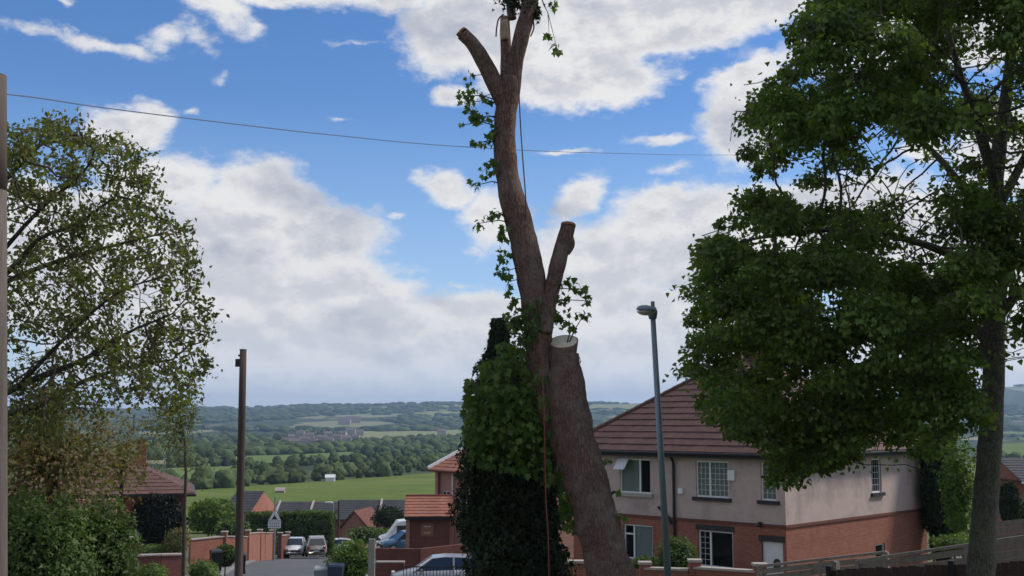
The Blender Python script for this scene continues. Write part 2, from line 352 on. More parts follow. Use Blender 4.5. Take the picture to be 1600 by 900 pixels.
class MB:
    """collects boxes, prisms, tubes; build() links them as one mesh object"""
    def __init__(s): s.V = []; s.F = []
    def add(s, V, F):
        n = len(s.V); s.V += [tuple(v) for v in V]; s.F += [tuple(i + n for i in f) for f in F]; return s
    def box(s, x0, x1, y0, y1, z0, z1):
        V = [(x, y, z) for z in (z0, z1) for (x, y) in ((x0, y0), (x1, y0), (x1, y1), (x0, y1))]
        return s.add(V, [(0, 3, 2, 1), (4, 5, 6, 7), (0, 1, 5, 4), (1, 2, 6, 5), (2, 3, 7, 6), (3, 0, 4, 7)])
    def hexa(s, P):  # 8 points: bottom 4 ccw, top 4
        return s.add(P, [(0, 3, 2, 1), (4, 5, 6, 7), (0, 1, 5, 4), (1, 2, 6, 5), (2, 3, 7, 6), (3, 0, 4, 7)])
    def beam(s, a, b, wd, th, up=(0, 0, 1)):
        a, b = Vector(a), Vector(b); d = (b - a).normalized(); up = Vector(up)
        sx = d.cross(up).normalized() * wd / 2; u = sx.cross(d).normalized() * th / 2
        return s.hexa([a - sx - u, b - sx - u, b + sx - u, a + sx - u, a - sx + u, b - sx + u, b + sx + u, a + sx + u])
    def tube(s, pts, rad, seg=10, cap=True, jag=0.0, seed=0):
        V, F = tube_arrays(pts, rad, seg, cap, jag, seed)
        return s.add(V, F)
    def extrude(s, poly, axis, a, b):
        """poly: list of 2-D points; axis 0/1/2 is the extrusion axis"""
        def p3(p, w):
            q = [p[0], p[1]]; q.insert(axis, w); return tuple(q)
        n = len(poly)
        V = [p3(p, a) for p in poly] + [p3(p, b) for p in poly]
        F = [tuple(range(n))[::-1], tuple(range(n, 2 * n))] + [(i, (i + 1) % n, n + (i + 1) % n, n + i) for i in range(n)]
        return s.add(V, F)
    def build(s, name, mat, parent=None, smooth=False):
        return link(name, mesh_from(name, s.V, s.F, mat, smooth), parent)
def tube_arrays(pts, rad, seg=10, cap=True, jag=0.0, seed=0):
    pts = [Vector(p) for p in pts]; n = len(pts)
    if not hasattr(rad, '__len__'): rad = [rad] * n
    V, F = [], []
    prev = None
    for i in range(n):
        d = (pts[min(i + 1, n - 1)] - pts[max(i - 1, 0)])
        d = d.normalized() if d.length > 1e-9 else Vector((0, 0, 1))
        if prev is None:
            a = d.orthogonal().normalized()
        else:
            a = prev - d * prev.dot(d)
            a = a.normalized() if a.length > 1e-6 else d.orthogonal().normalized()
        prev = a
        b = d.cross(a)
        for k in range(seg):
            th = 2 * math.pi * k / seg
            o = a * math.cos(th) + b * math.sin(th)
            r = rad[i]
            if jag:
                q = pts[i] + o * r
                r *= 1 + jag * (mnoise.noise(q * 3.1 + Vector((seed, 0, 0))) * 1.0 + 0.55 * mnoise.noise(q * 9 + Vector((0, seed, 0))) + 0.35 * mnoise.noise(Vector((math.cos(th) * 3, math.sin(th) * 3, pts[i].z * 1.2 + seed))))
            V.append(tuple(pts[i] + o * r))
    for i in range(n - 1):
        for k in range(seg):
            k2 = (k + 1) % seg
            F.append((i * seg + k, i * seg + k2, (i + 1) * seg + k2, (i + 1) * seg + k))
    if cap:
        F.append(tuple(range(seg))[::-1])
        F.append(tuple(range((n - 1) * seg, n * seg)))
    return V, F
def smooth_path(ctrl, per=6):
    """Catmull-Rom through (x,y,z,r) control points"""
    C = [np.array(c, float) for c in ctrl]
    C = [2 * C[0] - C[1]] + C + [2 * C[-1] - C[-2]]
    out = []
    for i in range(1, len(C) - 2):
        for k in range(per):
            t_ = k / per
            p0, p1, p2, p3 = C[i - 1], C[i], C[i + 1], C[i + 2]
            out.append(0.5 * ((2 * p1) + (-p0 + p2) * t_ + (2 * p0 - 5 * p1 + 4 * p2 - p3) * t_ ** 2 + (-p0 + 3 * p1 - 3 * p2 + p3) * t_ ** 3))
    out.append(C[-2])
    return [tuple(q[:3]) for q in out], [max(float(q[3]), 0.004) for q in out]
def raw_mesh(name, V, loops, starts, totals, mat, smooth=False):
    me = bpy.data.meshes.new(name)
    me.vertices.add(len(V)); me.vertices.foreach_set('co', np.asarray(V, np.float32).ravel())
    me.loops.add(len(loops)); me.loops.foreach_set('vertex_index', np.asarray(loops, np.int32))
    me.polygons.add(len(starts)); me.polygons.foreach_set('loop_start', np.asarray(starts, np.int32))
    me.polygons.foreach_set('loop_total', np.asarray(totals, np.int32))
    me.update(calc_edges=True)
    me.materials.append(M[mat] if isinstance(mat, str) else mat)
    if smooth: me.shade_smooth()
    return me
def fan_template(outline, fold=0.12):
    """leaf outline (x,y) in unit length -> verts and triangles round a mid point"""
    V = [(0, 0.5, 0)] + [(x, y, fold * abs(x) * 2 - 0.12 * y * y) for x, y in outline]
    n = len(outline)
    F = [(0, 1 + i, 1 + (i + 1) % n) for i in range(n)]
    return np.array(V), np.array(F)
LEAF_OVAL = fan_template([(0, 0), (0.28, 0.4), (0, 1), (-0.28, 0.4)], 0.2)
LEAF_MAPLE = fan_template([(0, 0), (0.34, -0.02), (0.22, 0.22), (0.56, 0.46), (0.26, 0.56), (0, 1.0), (-0.26, 0.56), (-0.56, 0.46), (-0.22, 0.22), (-0.34, -0.02)], 0.10)
LEAF_LOBED = fan_template([(0, 0), (0.50, 0.16), (0.30, 0.55), (0, 1.0), (-0.30, 0.55), (-0.50, 0.16)], 0.12)
LEAF_IVY = fan_template([(0, 0), (0.42, 0.2), (0.16, 0.45), (0, 1.0), (-0.16, 0.45), (-0.42, 0.2)], 0.15)
def leaf_mesh(name, P, axis, normal, size, tmpl, mat):
    """one mesh of many leaves: position, long axis, face normal, length"""
    P, axis, normal, size = (np.asarray(q, float) for q in (P, axis, normal, size))
    axis = axis / (np.linalg.norm(axis, axis=1, keepdims=True) + 1e-9)
    normal = normal - axis * (normal * axis).sum(1, keepdims=True)
    normal = normal / (np.linalg.norm(normal, axis=1, keepdims=True) + 1e-9)
    side = np.cross(axis, normal)
    tv, tf = tmpl
    n, k = len(P), len(tv)
    V = P[:, None, :] + size[:, None, None] * (tv[None, :, 0, None] * side[:, None, :] + tv[None, :, 1, None] * axis[:, None, :] + tv[None, :, 2, None] * normal[:, None, :])
    F = (tf[None] + (np.arange(n) * k)[:, None, None]).reshape(-1, 3)
    nf = len(F)
    return raw_mesh(name, V.reshape(-1, 3), F.ravel(), np.arange(nf) * 3, np.full(nf, 3), mat)
def rand_dirs(rng, n):
    d = rng.normal(size=(n, 3)); return d / np.linalg.norm(d, axis=1, keepdims=True)

# ---------------------------------------------------------------- the lie of the land
PROF = [(-400, 9), (-200, 7), (-60, 3), (-20, 0.2), (0, -1.75), (16, -3.5), (30, -5.1), (40, -6.3), (51, -7.35), (60, -8.15), (70, -8.9), (85, -10.3), (100, -11.8), (115, -13.3), (130, -15.0), (160, -18),
  (220, -20.6), (300, -21.6), (400, -22.9), (500, -24), (700, -26), (1000, -29), (1500, -30.5), (2200, -29), (2800, -16), (3500, 14), (4200, 50), (4700, 66), (5400, 62), (9000, 40)]
PX = np.array([p[0] for p in PROF], float); PZ = np.array([p[1] for p in PROF], float)
def H(x, y):
    z = float(np.interp(y, PX, PZ))
    if y > 150:
        k = min((y - 150) / 800, 1)
        z += k * 2.2 * mnoise.noise(Vector((x / 170, y / 230, 0.3)))
    if y > 1500:
        k = min((y - 1500) / 2500, 1)
        z += k * (20 * mnoise.noise(Vector((x / 900, y / 1500, 1.7))) + 7 * mnoise.noise(Vector((x / 210, y / 420, 5.2))))
        z += 78 * math.exp(-(((x - 2500) / 1000) ** 2 + ((y - 4700) / 1300) ** 2)) - 22 * math.exp(-(((x + 1500) / 800) ** 2 + ((y - 4700) / 1200) ** 2))
    return z
def ground_at(px, py):
    """the point of the valley ground seen along a sight line, used to survey the fields"""
    r = ray(px, py); r = r / r.y
    lo = None
    yv = 120.0
    while yv < 6000:
        if r.z * yv <= H(r.x * yv, yv): lo = yv; break
        yv *= 1.02
    if lo is None: lo = 6000
    return Vector((r.x * lo, lo, 0))
def axis_vals(parts):
    v = []
    for a, b_, n_ in parts: v += list(np.linspace(a, b_, n_, endpoint=False))
    return v + [parts[-1][1]]
xs = axis_vals([(-7000, -1500, 14), (-1500, -300, 24), (-300, -60, 24), (-60, 60, 40), (60, 300, 24), (300, 1500, 24), (1500, 7000, 24)])
ys = axis_vals([(-1500, -100, 8), (-100, 0, 10), (0, 160, 60), (160, 600, 40), (600, 2000, 40), (2000, 5600, 70), (5600, 9500, 8)])
GV = [(x, y, H(x, y)) for y in ys for x in xs]
nx = len(xs)
GF = [(j * nx + i, j * nx + i + 1, (j + 1) * nx + i + 1, (j + 1) * nx + i) for j in range(len(ys) - 1) for i in range(nx - 1)]
m, t, b = new_mat('valley_grass')
co = N(t, 'ShaderNodeTexCoord').outputs['Object']
n1 = N(t, 'ShaderNodeTexNoise', {'Vector': co, 'Scale': 0.5, 'Detail': 8, 'Roughness': 0.65})
c = N(t, 'ShaderNodeMix', {0: N(t, 'ShaderNodeMapRange', {0: n1.outputs['Fac'], 1: .35, 2: .65, 3: 0, 4: 1}).outputs[0], 6: rgba((0.075, 0.105, 0.03)), 7: rgba((0.115, 0.115, 0.055))}, data_type='RGBA').outputs[2]
# far off the land is a patchwork of woods and pasture
wn = N(t, 'ShaderNodeTexNoise', {'Vector': co, 'Scale': 0.01, 'Detail': 3})
wv = N(t, 'ShaderNodeVectorMath', {0: wn.outputs['Color'], 1: (90, 90, 0)}, operation='MULTIPLY').outputs[0]
wv = N(t, 'ShaderNodeVectorMath', {0: wv, 1: co}, operation='ADD').outputs[0]
wm = N(t, 'ShaderNodeMapping', {'Vector': wv, 'Scale': (0.0052, 0.0023, 0.0)}).outputs[0]
vo = N(t, 'ShaderNodeTexVoronoi', {'Vector': wm, 'Scale': 1.0}, feature='F1')
vc = N(t, 'ShaderNodeSeparateColor', {0: vo.outputs['Color']})
cr = N(t, 'ShaderNodeValToRGB', {0: vc.outputs[0]})
e = cr.color_ramp.elements
cr.color_ramp.interpolation = 'CONSTANT'
e[0].position = 0; e[0].color = rgba((0.035, 0.055, 0.022)); e[1].position = 0.5; e[1].color = rgba((0.05, 0.07, 0.028))
x = e.new(0.64); x.color = rgba((0.12, 0.155, 0.05))
x = e.new(0.78); x.color = rgba((0.085, 0.12, 0.04))
x = e.new(0.90); x.color = rgba((0.19, 0.19, 0.10))
ve = N(t, 'ShaderNodeTexVoronoi', {'Vector': wm, 'Scale': 1.0}, feature='DISTANCE_TO_EDGE')
hedge = N(t, 'ShaderNodeMapRange', {0: ve.outputs['Distance'], 1: 0.04, 2: 0.07, 3: 1, 4: 0}).outputs[0]
c2 = N(t, 'ShaderNodeMix', {0: hedge, 6: cr.outputs[0], 7: rgba((0.03, 0.045, 0.02))}, data_type='RGBA').outputs[2]
sy = N(t, 'ShaderNodeSeparateXYZ', {0: co})
fk = N(t, 'ShaderNodeMapRange', {0: sy.outputs[1], 1: 380, 2: 620, 3: 0, 4: 1}).outputs[0]
c = N(t, 'ShaderNodeMix', {0: fk, 6: c, 7: c2}, data_type='RGBA').outputs[2]
t.links.new(c, b.inputs['Base Color']); b.inputs['Roughness'].default_value = 0.95; b.inputs['Specular IOR Level'].default_value = 0.1
M['ground'] = m
ground = tag(link('ground', mesh_from('ground', GV, GF, 'ground', True)), 'sloping grassy ground falling to the valley and rising to far hills', kind='structure')

M['field_bright'] = surface('bright_pasture', (0.125, 0.170, 0.034), (0.080, 0.115, 0.027), 0.12, 0.95, c3=(0.16, 0.18, 0.055), s3=0.03, detail=9, spec=0.05)
M['field_mid'] = surface('mid_pasture', (0.13, 0.175, 0.055), (0.10, 0.14, 0.045), 0.04, 0.95, spec=0.05)
M['field_pale'] = surface('pale_pasture', (0.22, 0.23, 0.10), (0.18, 0.19, 0.09), 0.02, 0.95, spec=0.05)
def draped(name, quad, mat, lift, nu=24, nv=10):
    q = [ground_at(*p) for p in quad]
    V = []
    for j in range(nv + 1):
        for i in range(nu + 1):
            a, c_ = i / nu, j / nv
            p = (q[0] * (1 - a) + q[1] * a) * (1 - c_) + (q[3] * (1 - a) + q[2] * a) * c_
            V.append((p.x, p.y, H(p.x, p.y) + lift))
    F = [(j * (nu + 1) + i, j * (nu + 1) + i + 1, (j + 1) * (nu + 1) + i + 1, (j + 1) * (nu + 1) + i) for j in range(nv) for i in range(nu)]
    return tag(link(name, mesh_from(name, V, F, mat, True)), kind='structure')
FIELDS = [([(150, 835), (760, 835), (740, 735), (290, 768)], 'field_bright', 0.25), ([(255, 755), (345, 752), (372, 731), (262, 735)], 'field_mid', 0.9),
  ([(380, 730), (540, 718), (560, 707), (385, 715)], 'field_mid', 1.2), ([(545, 690), (720, 681), (715, 671), (560, 675)], 'field_pale', 1.5),
  ([(640, 655), (760, 655), (740, 632), (655, 640)], 'field_pale', 4), ([(915, 645), (1060, 645), (1060, 634), (925, 634)], 'field_pale', 4),
  ([(1560, 716), (1640, 716), (1640, 690), (1560, 695)], 'field_bright', 1.0), ([(1565, 680), (1640, 682), (1640, 650), (1565, 655)], 'field_mid', 1.5)]
for q, mt, lf in FIELDS: draped('field', q, mt, lf)
FPOLY = [[ground_at(*p) for p in q] for q, mt, lf in FIELDS]
def in_field(x, y, pad=0):
    for poly in FPOLY:
        c_ = False; n_ = len(poly)
        for i in range(n_):
            a, b_ = poly[i], poly[(i + 1) % n_]
            for yy in (y,):
                if (a.y > yy) != (b_.y > yy) and x < (b_.x - a.x) * (yy - a.y) / (b_.y - a.y) + a.x: c_ = not c_
        if c_: return True
    return False

# ---------------------------------------------------------------- distant woods (nobody could count these)
def ico(sub):
    bm = bmesh.new(); bmesh.ops.create_icosphere(bm, subdivisions=sub, radius=1)
    V = np.array([v.co[:] for v in bm.verts]); F = np.array([[v.index for v in f.verts] for f in bm.faces]); bm.free()
    return V, F
def lumpy(sub, seed):
    V, F = ico(sub)
    out = []
    for v in V:
        q = Vector(v)
        r = 1 + 0.42 * mnoise.noise(q * 1.6 + Vector((seed, 0, 0))) + 0.38 * mnoise.noise(q * 4.1 + Vector((0, seed, 0)))
        out.append(q * r)
    return np.array([o[:] for o in out]), F
CR_HI = [lumpy(3, s * 7.3) for s in range(5)]
CR_LO = [lumpy(2, s * 3.7) for s in range(5)]
CR_XL = [lumpy(1, s * 5.1) for s in range(4)]
def mass(name, pts, variants, mat, label, rng):
    VV, FF, off = [], [], 0
    for (x, y, rad, ht) in pts:
        V, F = variants[rng.integers(len(variants))]
        a = rng.uniform(0, 6.28); ca, sa = math.cos(a), math.sin(a)
        W = V * np.array([rad, rad, ht * 0.55])
        W = np.stack([W[:, 0] * ca - W[:, 1] * sa + x, W[:, 0] * sa + W[:, 1] * ca + y, W[:, 2] + H(x, y) + ht * 0.45], 1)
        VV.append(W); FF.append(F + off); off += len(V)
    V, F = np.concatenate(VV), np.concatenate(FF)
    me = raw_mesh(name, V, F.ravel(), np.arange(len(F)) * 3, np.full(len(F), 3), mat)
    return tag(link(name, me), label, kind='stuff')
rng = np.random.default_rng(4)
def scatter(quads, rng, rad, ht):
    pts = []
    for quad, n_ in quads:
        n_ = int(n_ * 1.9)
        q = [ground_at(*p) for p in quad]
        for _ in range(n_):
            a, c_ = rng.random(), rng.random()
            p = (q[0] * (1 - a) + q[1] * a) * (1 - c_) + (q[3] * (1 - a) + q[2] * a) * c_
            k = rng.uniform(0.5, 1.0) if rng.random() < .75 else rng.uniform(1.0, 1.6)
            if in_field(p.x, p.y, rad): continue
            pts.append((p.x, p.y, rad * k, ht * k * rng.uniform(.8, 1.2)))
    return pts
near_q = [([(300, 770), (520, 766), (560, 738), (345, 752)], 90), ([(380, 738), (560, 722), (560, 718), (385, 730)], 40), ([(520, 762), (760, 735), (760, 705), (560, 722)], 150),
          ([(340, 752), (385, 748), (395, 728), (372, 730)], 18), ([(255, 770), (310, 770), (320, 762), (255, 764)], 12), ([(262, 732), (370, 729), (372, 722), (262, 724)], 30),
          ([(560, 760), (640, 752), (640, 745), (560, 752)], 8), ([(1560, 722), (1700, 722), (1700, 716), (1560, 716)], 16), ([(1560, 690), (1700, 690), (1700, 682), (1560, 682)], 20)]
npts = scatter(near_q, rng, 2.1, 3.9)
mass('wood', npts, CR_HI, 'tree_mass', 'dark green belt of trees and hedgerow behind the bright field', rng)
M['wood_leaf'] = leaf_mat('wood_leaf_clump', [(0.035, 0.055, 0.02), (0.06, 0.085, 0.028), (0.10, 0.125, 0.04), (0.05, 0.06, 0.03), (0.075, 0.10, 0.03)], 0.15)
LP_, LA_, LN_, LS_ = [], [], [], []
for (x, y, rad, ht) in npts:
    n_ = int(30 + 26 * rad); u = rand_dirs(rng, n_); u[:, 2] = np.abs(u[:, 2]) * 1.2 - .25
    q = u * np.array([rad, rad, ht * .55]) * rng.uniform(.85, 1.25, (n_, 1)) + np.array([x, y, H(x, y) + ht * .45])
    LP_.append(q); LA_.append(rng.normal(size=(n_, 3))); LN_.append(u + rng.normal(size=(n_, 3)) * .4); LS_.append(rng.uniform(.25, .60, n_))
o = tag(link('wood_leaves', leaf_mesh('wood_leaves', np.concatenate(LP_), np.concatenate(LA_), np.concatenate(LN_), np.concatenate(LS_), LEAF_OVAL, 'wood_leaf')), 'leafage of the tree belt behind the bright field', kind='stuff')
mid_q = [([(200, 722), (545, 708), (545, 700), (200, 705)], 260), ([(200, 706), (460, 700), (440, 684), (200, 684)], 200), ([(540, 712), (800, 706), (800, 686), (560, 692)], 260), ([(550, 700), (800, 690), (800, 684), (560, 690)], 90),
         ([(900, 700), (1080, 700), (1080, 672), (900, 672)], 160), ([(440, 684), (560, 680), (560, 674), (440, 676)], 40), ([(1500, 680), (1750, 680), (1750, 660), (1500, 660)], 90), ([(-40, 740), (210, 735), (210, 690), (-40, 690)], 150)]
mass('wood', scatter(mid_q, rng, 4.2, 6.0), CR_LO, 'tree_mass', 'hazy woodland filling the valley floor', rng)
far = []
for _ in range(6500):
    y = rng.uniform(2300, 4900); x = rng.uniform(-0.5, 0.55) * y
    if mnoise.noise(Vector((x / 330, y / 620, 9.1))) > -0.02 - 0.14 * math.exp(-((x + 900) / 900) ** 2):
        k = rng.uniform(0.6, 1.5); far.append((x, y, 13 * k, 8 * k))
mass('wood', far, CR_XL, 'tree_mass', 'blue hazed woods on the far hills', rng)
# ---------------------------------------------------------------- the far village
M['far_wall'] = surface('far_render', (0.40, 0.36, 0.32), (0.30, 0.25, 0.22), 0.05, 0.9)
M['far_roof'] = surface('far_slate', (0.13, 0.10, 0.095), (0.16, 0.13, 0.12), 0.05, 0.9)
def small_house(loc, rz, L, W, h, label, group, walls='far_wall', roof='far_roof', windows=3, chim=True):
    t_ = thing('house', label, 'house', loc, rz, group)
    MB().extrude([(-W / 2, -1), (W / 2, -1), (W / 2, h), (0, h + W * 0.36), (-W / 2, h)], 0, -L / 2, L / 2).build('wall', walls, t_)
    rf = MB()
    for s in (-1, 1):
        rf.extrude([(s * (W / 2 + .3), h - .15), (s * (W / 2 + .3), h + .05), (0, h + W * .36 + .25), (0, h + W * .36 + .05)], 0, -L / 2 - .2, L / 2 + .2)
    rf = rf.build('roof', roof, t_)
    if chim: MB().box(L / 2 - 1.0, L / 2 - .3, -.35, .35, h + W * .2, h + W * .36 + 1.2).build('chimney', 'brick_dark', rf)
    for k in range(windows):
        x = (k + .5) / windows * L - L / 2
        for z in (1.0, 3.3):
            if z + 1.2 > h: continue
            f = MB().box(x - .6, x + .6, -W / 2 - .06, -W / 2 + .05, z, z + 1.2).build('window', 'white_pvc', t_)
            MB().box(x - .5, x + .5, -W / 2 - .075, -W / 2 - .062, z + .1, z + 1.1).build('pane', 'car_glass', f)
    return t_
vill = [(448, 698, 10, -.2), (462, 700, 9, .3), (476, 695, 12, .1), (490, 699, 9, -.3), (503, 692, 14, .2), (515, 697, 8, 0), (527, 690, 12, -.1), (541, 694, 10, .3), (556, 690, 9, 0), (455, 690, 9, 0.4),
        (483, 688, 12, .1), (536, 685, 9, -.2), (512, 686, 10, .2), (562, 683, 10, .1), (548, 680, 12, 0), (470, 684, 10, -.1), (690, 682, 11, .1), (538, 664, 16, 0), (552, 662, 18, .1), (955, 690, 12, .2), (1590, 668, 14, .1)]
rv = random.Random(3)
VL = ['tiny far house at the left end of the valley village', 'tiny far house second from the left in the village front row', 'tiny far house in the village, third from the left', 'far village house below the middle of its left group', 'broad far house in the middle of the village',
      'small far house just right of the middle of the village', 'far house in the right half of the village, behind its front row', 'far house near the right end of the village', 'rightmost far house of the village front row', 'far house behind the leftmost village houses',
      'broad far house at the back of the village middle', 'far house high at the back of the village, right part', 'far house at the back of the village between the broad ones', 'far house at the right end of the back row of the village', 'topmost far house right of the village',
      'far house high at the back left of the village', 'lone far farmhouse in the woods just left of the evergreen', 'left of two pale farm buildings on the far hillside', 'right of two pale farm buildings on the far hillside', 'lone far house seen between the lopped trunk and the roof', 'lone far house on the hillside at the right edge']
for vi, (px_, py_, L_, a_) in enumerate(vill):
    g_ = ground_at(px_, py_)
    s_ = max(1.0, g_.y / 1500)
    hs = small_house((g_.x, g_.y, H(g_.x, g_.y) + 1.5), a_, L_ * s_, 8 * s_, 5.2 * s_, VL[vi], 'houses of the far village', windows=0, chim=False)
g_ = ground_at(516, 754)
small_house((g_.x, g_.y, H(g_.x, g_.y) + 0.5), 0.05, 3.4, 2.4, 1.2, 'small white farm building at the upper edge of the bright field', None, 'white_pvc', 'white_pvc', 0, False)
g_ = ground_at(438, 771)
small_house((g_.x, g_.y, H(g_.x, g_.y) + 0.3), 0.0, 2.6, 2.0, 0.5, 'low pale shed at the left end of the bright field', None, 'far_wall', 'far_wall', 0, False)

# ---------------------------------------------------------------- roads and pavements
def road_x(y): return -2.7 - 0.15 * y
def strip(name, xl, xr, y0, y1, mat, lift, n_=60, label=None):
    V, F = [], []
    for j in range(n_ + 1):
        y = y0 + (y1 - y0) * j / n_
        for i in range(5):
            x = xl(y) + (xr(y) - xl(y)) * i / 4
            V.append((x, y, H(x, y) + lift))
    for j in range(n_):
        for i in range(4):
            F.append((j * 5 + i, j * 5 + i + 1, (j + 1) * 5 + i + 1, (j + 1) * 5 + i))
    return tag(link(name, mesh_from(name, V, F, mat)), kind='structure')
strip('road', lambda y: road_x(y) - 3.3, lambda y: road_x(y) + 3.3, -40, 101, 'asphalt', 0.03, 141)
strip('road', lambda y: -90, lambda y: 90, 101, 108.5, 'asphalt', 0.034, 20)
strip('pavement', lambda y: road_x(y) - 5.2, lambda y: road_x(y) - 3.45, -40, 100, 'pavement', 0.13, 140)
strip('pavement', lambda y: road_x(y) + 3.45, lambda y: road_x(y) + 5.2, -40, 100, 'pavement', 0.13, 140)
strip('pavement', lambda y: -90, lambda y: 90, 108.7, 110.5, 'pavement', 0.13, 20)
for s in (-1, 1):
    kb = MB()
    ysk = np.linspace(-40, 100, 141)
    for a, b_ in zip(ysk[:-1], ysk[1:]):
        xa, xb = road_x(a) + s * 3.38, road_x(b_) + s * 3.38
        za, zb = H(xa, a), H(xb, b_)
        kb.hexa([(xa - .07, a, za - .1), (xa + .07, a, za - .1), (xb + .07, b_ - .02, zb - .1), (xb - .07, b_ - .02, zb - .1), (xa - .07, a, za + .14), (xa + .07, a, za + .14), (xb + .07, b_ - .02, zb + .14), (xb - .07, b_ - .02, zb + .14)])
    tag(kb.build('kerb', 'kerb'), kind='structure')

# ---------------------------------------------------------------- buildings
class Wall:
    """axis-aligned wall panel in a building's own frame: along x (ax=0) or y (ax=1) at position p, outward sign sg"""
    def __init__(s, ax, p, sg, th=0.25): s.ax, s.p, s.sg, s.th = ax, p, sg, th
    def box(s, mb, a0, a1, z0, z1, out0, out1):
        """out0..out1 measured outward from the face"""
        q0, q1 = sorted((s.p + s.sg * out0, s.p + s.sg * out1))
        if s.ax == 0: mb.box(a0, a1, q0, q1, z0, z1)
        else: mb.box(q0, q1, a0, a1, z0, z1)
        return mb
    def panel(s, mb, a0, a1, z0, z1, holes):
        A = sorted({a0, a1} | {h[0] for h in holes if a0 < h[0] < a1} | {h[1] for h in holes if a0 < h[1] < a1})
        Z = sorted({z0, z1} | {h[2] for h in holes if z0 < h[2] < z1} | {h[3] for h in holes if z0 < h[3] < z1})
        for i in range(len(A) - 1):
            run = None
            for j in range(len(Z) - 1):
                ca, cz = (A[i] + A[i + 1]) / 2, (Z[j] + Z[j + 1]) / 2
                solid = not any(h[0] < ca < h[1] and h[2] < cz < h[3] for h in holes)
                if solid and run is None: run = Z[j]
                if (not solid or j == len(Z) - 2) and run is not None:
                    end = Z[j + 1] if solid else Z[j]
                    s.box(mb, A[i], A[i + 1], run, end, -s.th, 0); run = None
def window(wall, root, a0, a1, z0, z1, lights=((0, .35), (.35, 1)), lattice=True, sill='sill_dark', curtain=False, vent=None, frame='white_pvc', sill_out=0.10, bars=(3, 4)):
    f = MB(); d0, d1 = -0.14, -0.06; w_ = 0.055
    wall.box(f, a0, a1, z0, z0 + w_, d0, d1); wall.box(f, a0, a1, z1 - w_, z1, d0, d1)
    wall.box(f, a0, a0 + w_, z0 + w_, z1 - w_, d0, d1); wall.box(f, a1 - w_, a1, z0 + w_, z1 - w_, d0, d1)
    L = a1 - a0
    for (u0, u1) in lights[:-1]:
        x = a0 + L * u1
        wall.box(f, x - .035, x + .035, z0 + w_, z1 - w_, d0, d1 + .004)
    if vent:
        x0, x1, zz = a0 + L * lights[vent][0], a0 + L * lights[vent][1], z0 + (z1 - z0) * .72
        wall.box(f, x0 + w_, x1 - .035, zz - .03, zz + .03, d0, d1 + .004)
    fr = f.build('window', frame, root)
    for i, (u0, u1) in enumerate(lights):
        g = MB(); wall.box(g, a0 + L * u0 + .036, a0 + L * u1 - .036, z0 + w_, z1 - w_, -.088, -.080)
        g.build('pane', 'glass', fr)
    if lattice:
        g = MB()
        for (u0, u1) in (lights if lattice is True else lights[lattice:]):
            x0, x1 = a0 + L * u0 + .04, a0 + L * u1 - .04
            nb = max(2, int(round((x1 - x0) / .19)))
            for k in range(1, nb): x = x0 + (x1 - x0) * k / nb; wall.box(g, x - .006, x + .006, z0 + w_, z1 - w_, -.079, -.070)
            for k in range(1, bars[1] + 1): z = z0 + w_ + (z1 - z0 - 2 * w_) * k / (bars[1] + 1); wall.box(g, x0, x1, z - .006, z + .006, -.079, -.072)
        g.build('glazing_bars', 'white_pvc', fr)
    if curtain:
        g = MB(); n_ = 14
        x0, x1 = a0 + L * curtain[0], a0 + L * curtain[1]
        for k in range(n_):
            xa, xb = x0 + (x1 - x0) * k / n_, x0 + (x1 - x0) * (k + 1) / n_
            wall.box(g, xa, xb, z0 + .03, z1 - .03, -.125 - .008 * (k % 2), -.105 - .008 * (k % 2))
        g.build('curtain', 'curtain', fr)
    g = MB(); wall.box(g, a0 - .12, a1 + .12, z0 - .13, z0 - .004, -.14, sill_out); g.build('sill', sill, fr)
    return fr
def course_slab(P0, P1, Q1, Q0, nrm, k, tilew=0.30, rngs=None):
    """one course of roof tiles between lower line P0-P1 and upper line Q0-Q1, split in single tiles"""
    mb = MB(); L = (P1 - P0).length; n_ = max(1, int(round(L / tilew)))
    LQ = (Q1 - Q0).length
    d = (P1 - P0).normalized()
    sl = (Q0 - P0) - d * (Q0 - P0).dot(d)
    off = tilew * 0.5 if k % 2 else 0
    x = -off
    while x < L - 1e-4:
        xa, xb = max(0, x), min(L, x + tilew)
        x += tilew
        if xb - xa < .03: continue
        # clip the upper edge to the hip lines
        qa0, qb0 = (Q0 - P0).dot(d), (Q1 - P0).dot(d)
        ua, ub = min(max(xa, qa0), qb0), min(max(xb, qa0), qb0)
        j = rngs.uniform(0, .008)
        g = 0.004
        lo, hi = nrm * (.045 + j), nrm * (.018 + j)
        A, B = P0 + d * (xa + g), P0 + d * (xb - g)
        C_, D_ = P0 + d * max(ub - g, ua) + sl, P0 + d * ua + sl
        bt = nrm * 0.0
        mb.add([A + bt, B + bt, C_ + bt, D_ + bt, A + lo, B + lo, C_ + hi, D_ + hi], [(4, 5, 6, 7), (0, 1, 5, 4), (1, 2, 6, 5), (3, 0, 4, 7)])
    return mb
def roof_slope(root, E0, E1, R1, R0, mat, n_courses, seed=1, tilew=0.3):
    """E0-E1 eaves left to right seen from outside, R0-R1 ridge above it"""
    E0, E1, R0, R1 = Vector(E0), Vector(E1), Vector(R0), Vector(R1)
    nrm = (E1 - E0).cross((R0 + R1) / 2 - (E0 + E1) / 2).normalized()
    if nrm.z < 0: nrm = -nrm
    rg = random.Random(seed)
    for k in range(n_courses):
        a, b_ = k / n_courses, (k + 1.0) / n_courses
        P0, P1 = E0.lerp(R0, a), E1.lerp(R1, a)
        Q0, Q1 = E0.lerp(R0, b_), E1.lerp(R1, b_)
        if (P1 - P0).length < .1: continue
        course_slab(P0, P1, Q1, Q0, nrm, k, tilew, rg).build('tile_course', mat, root)

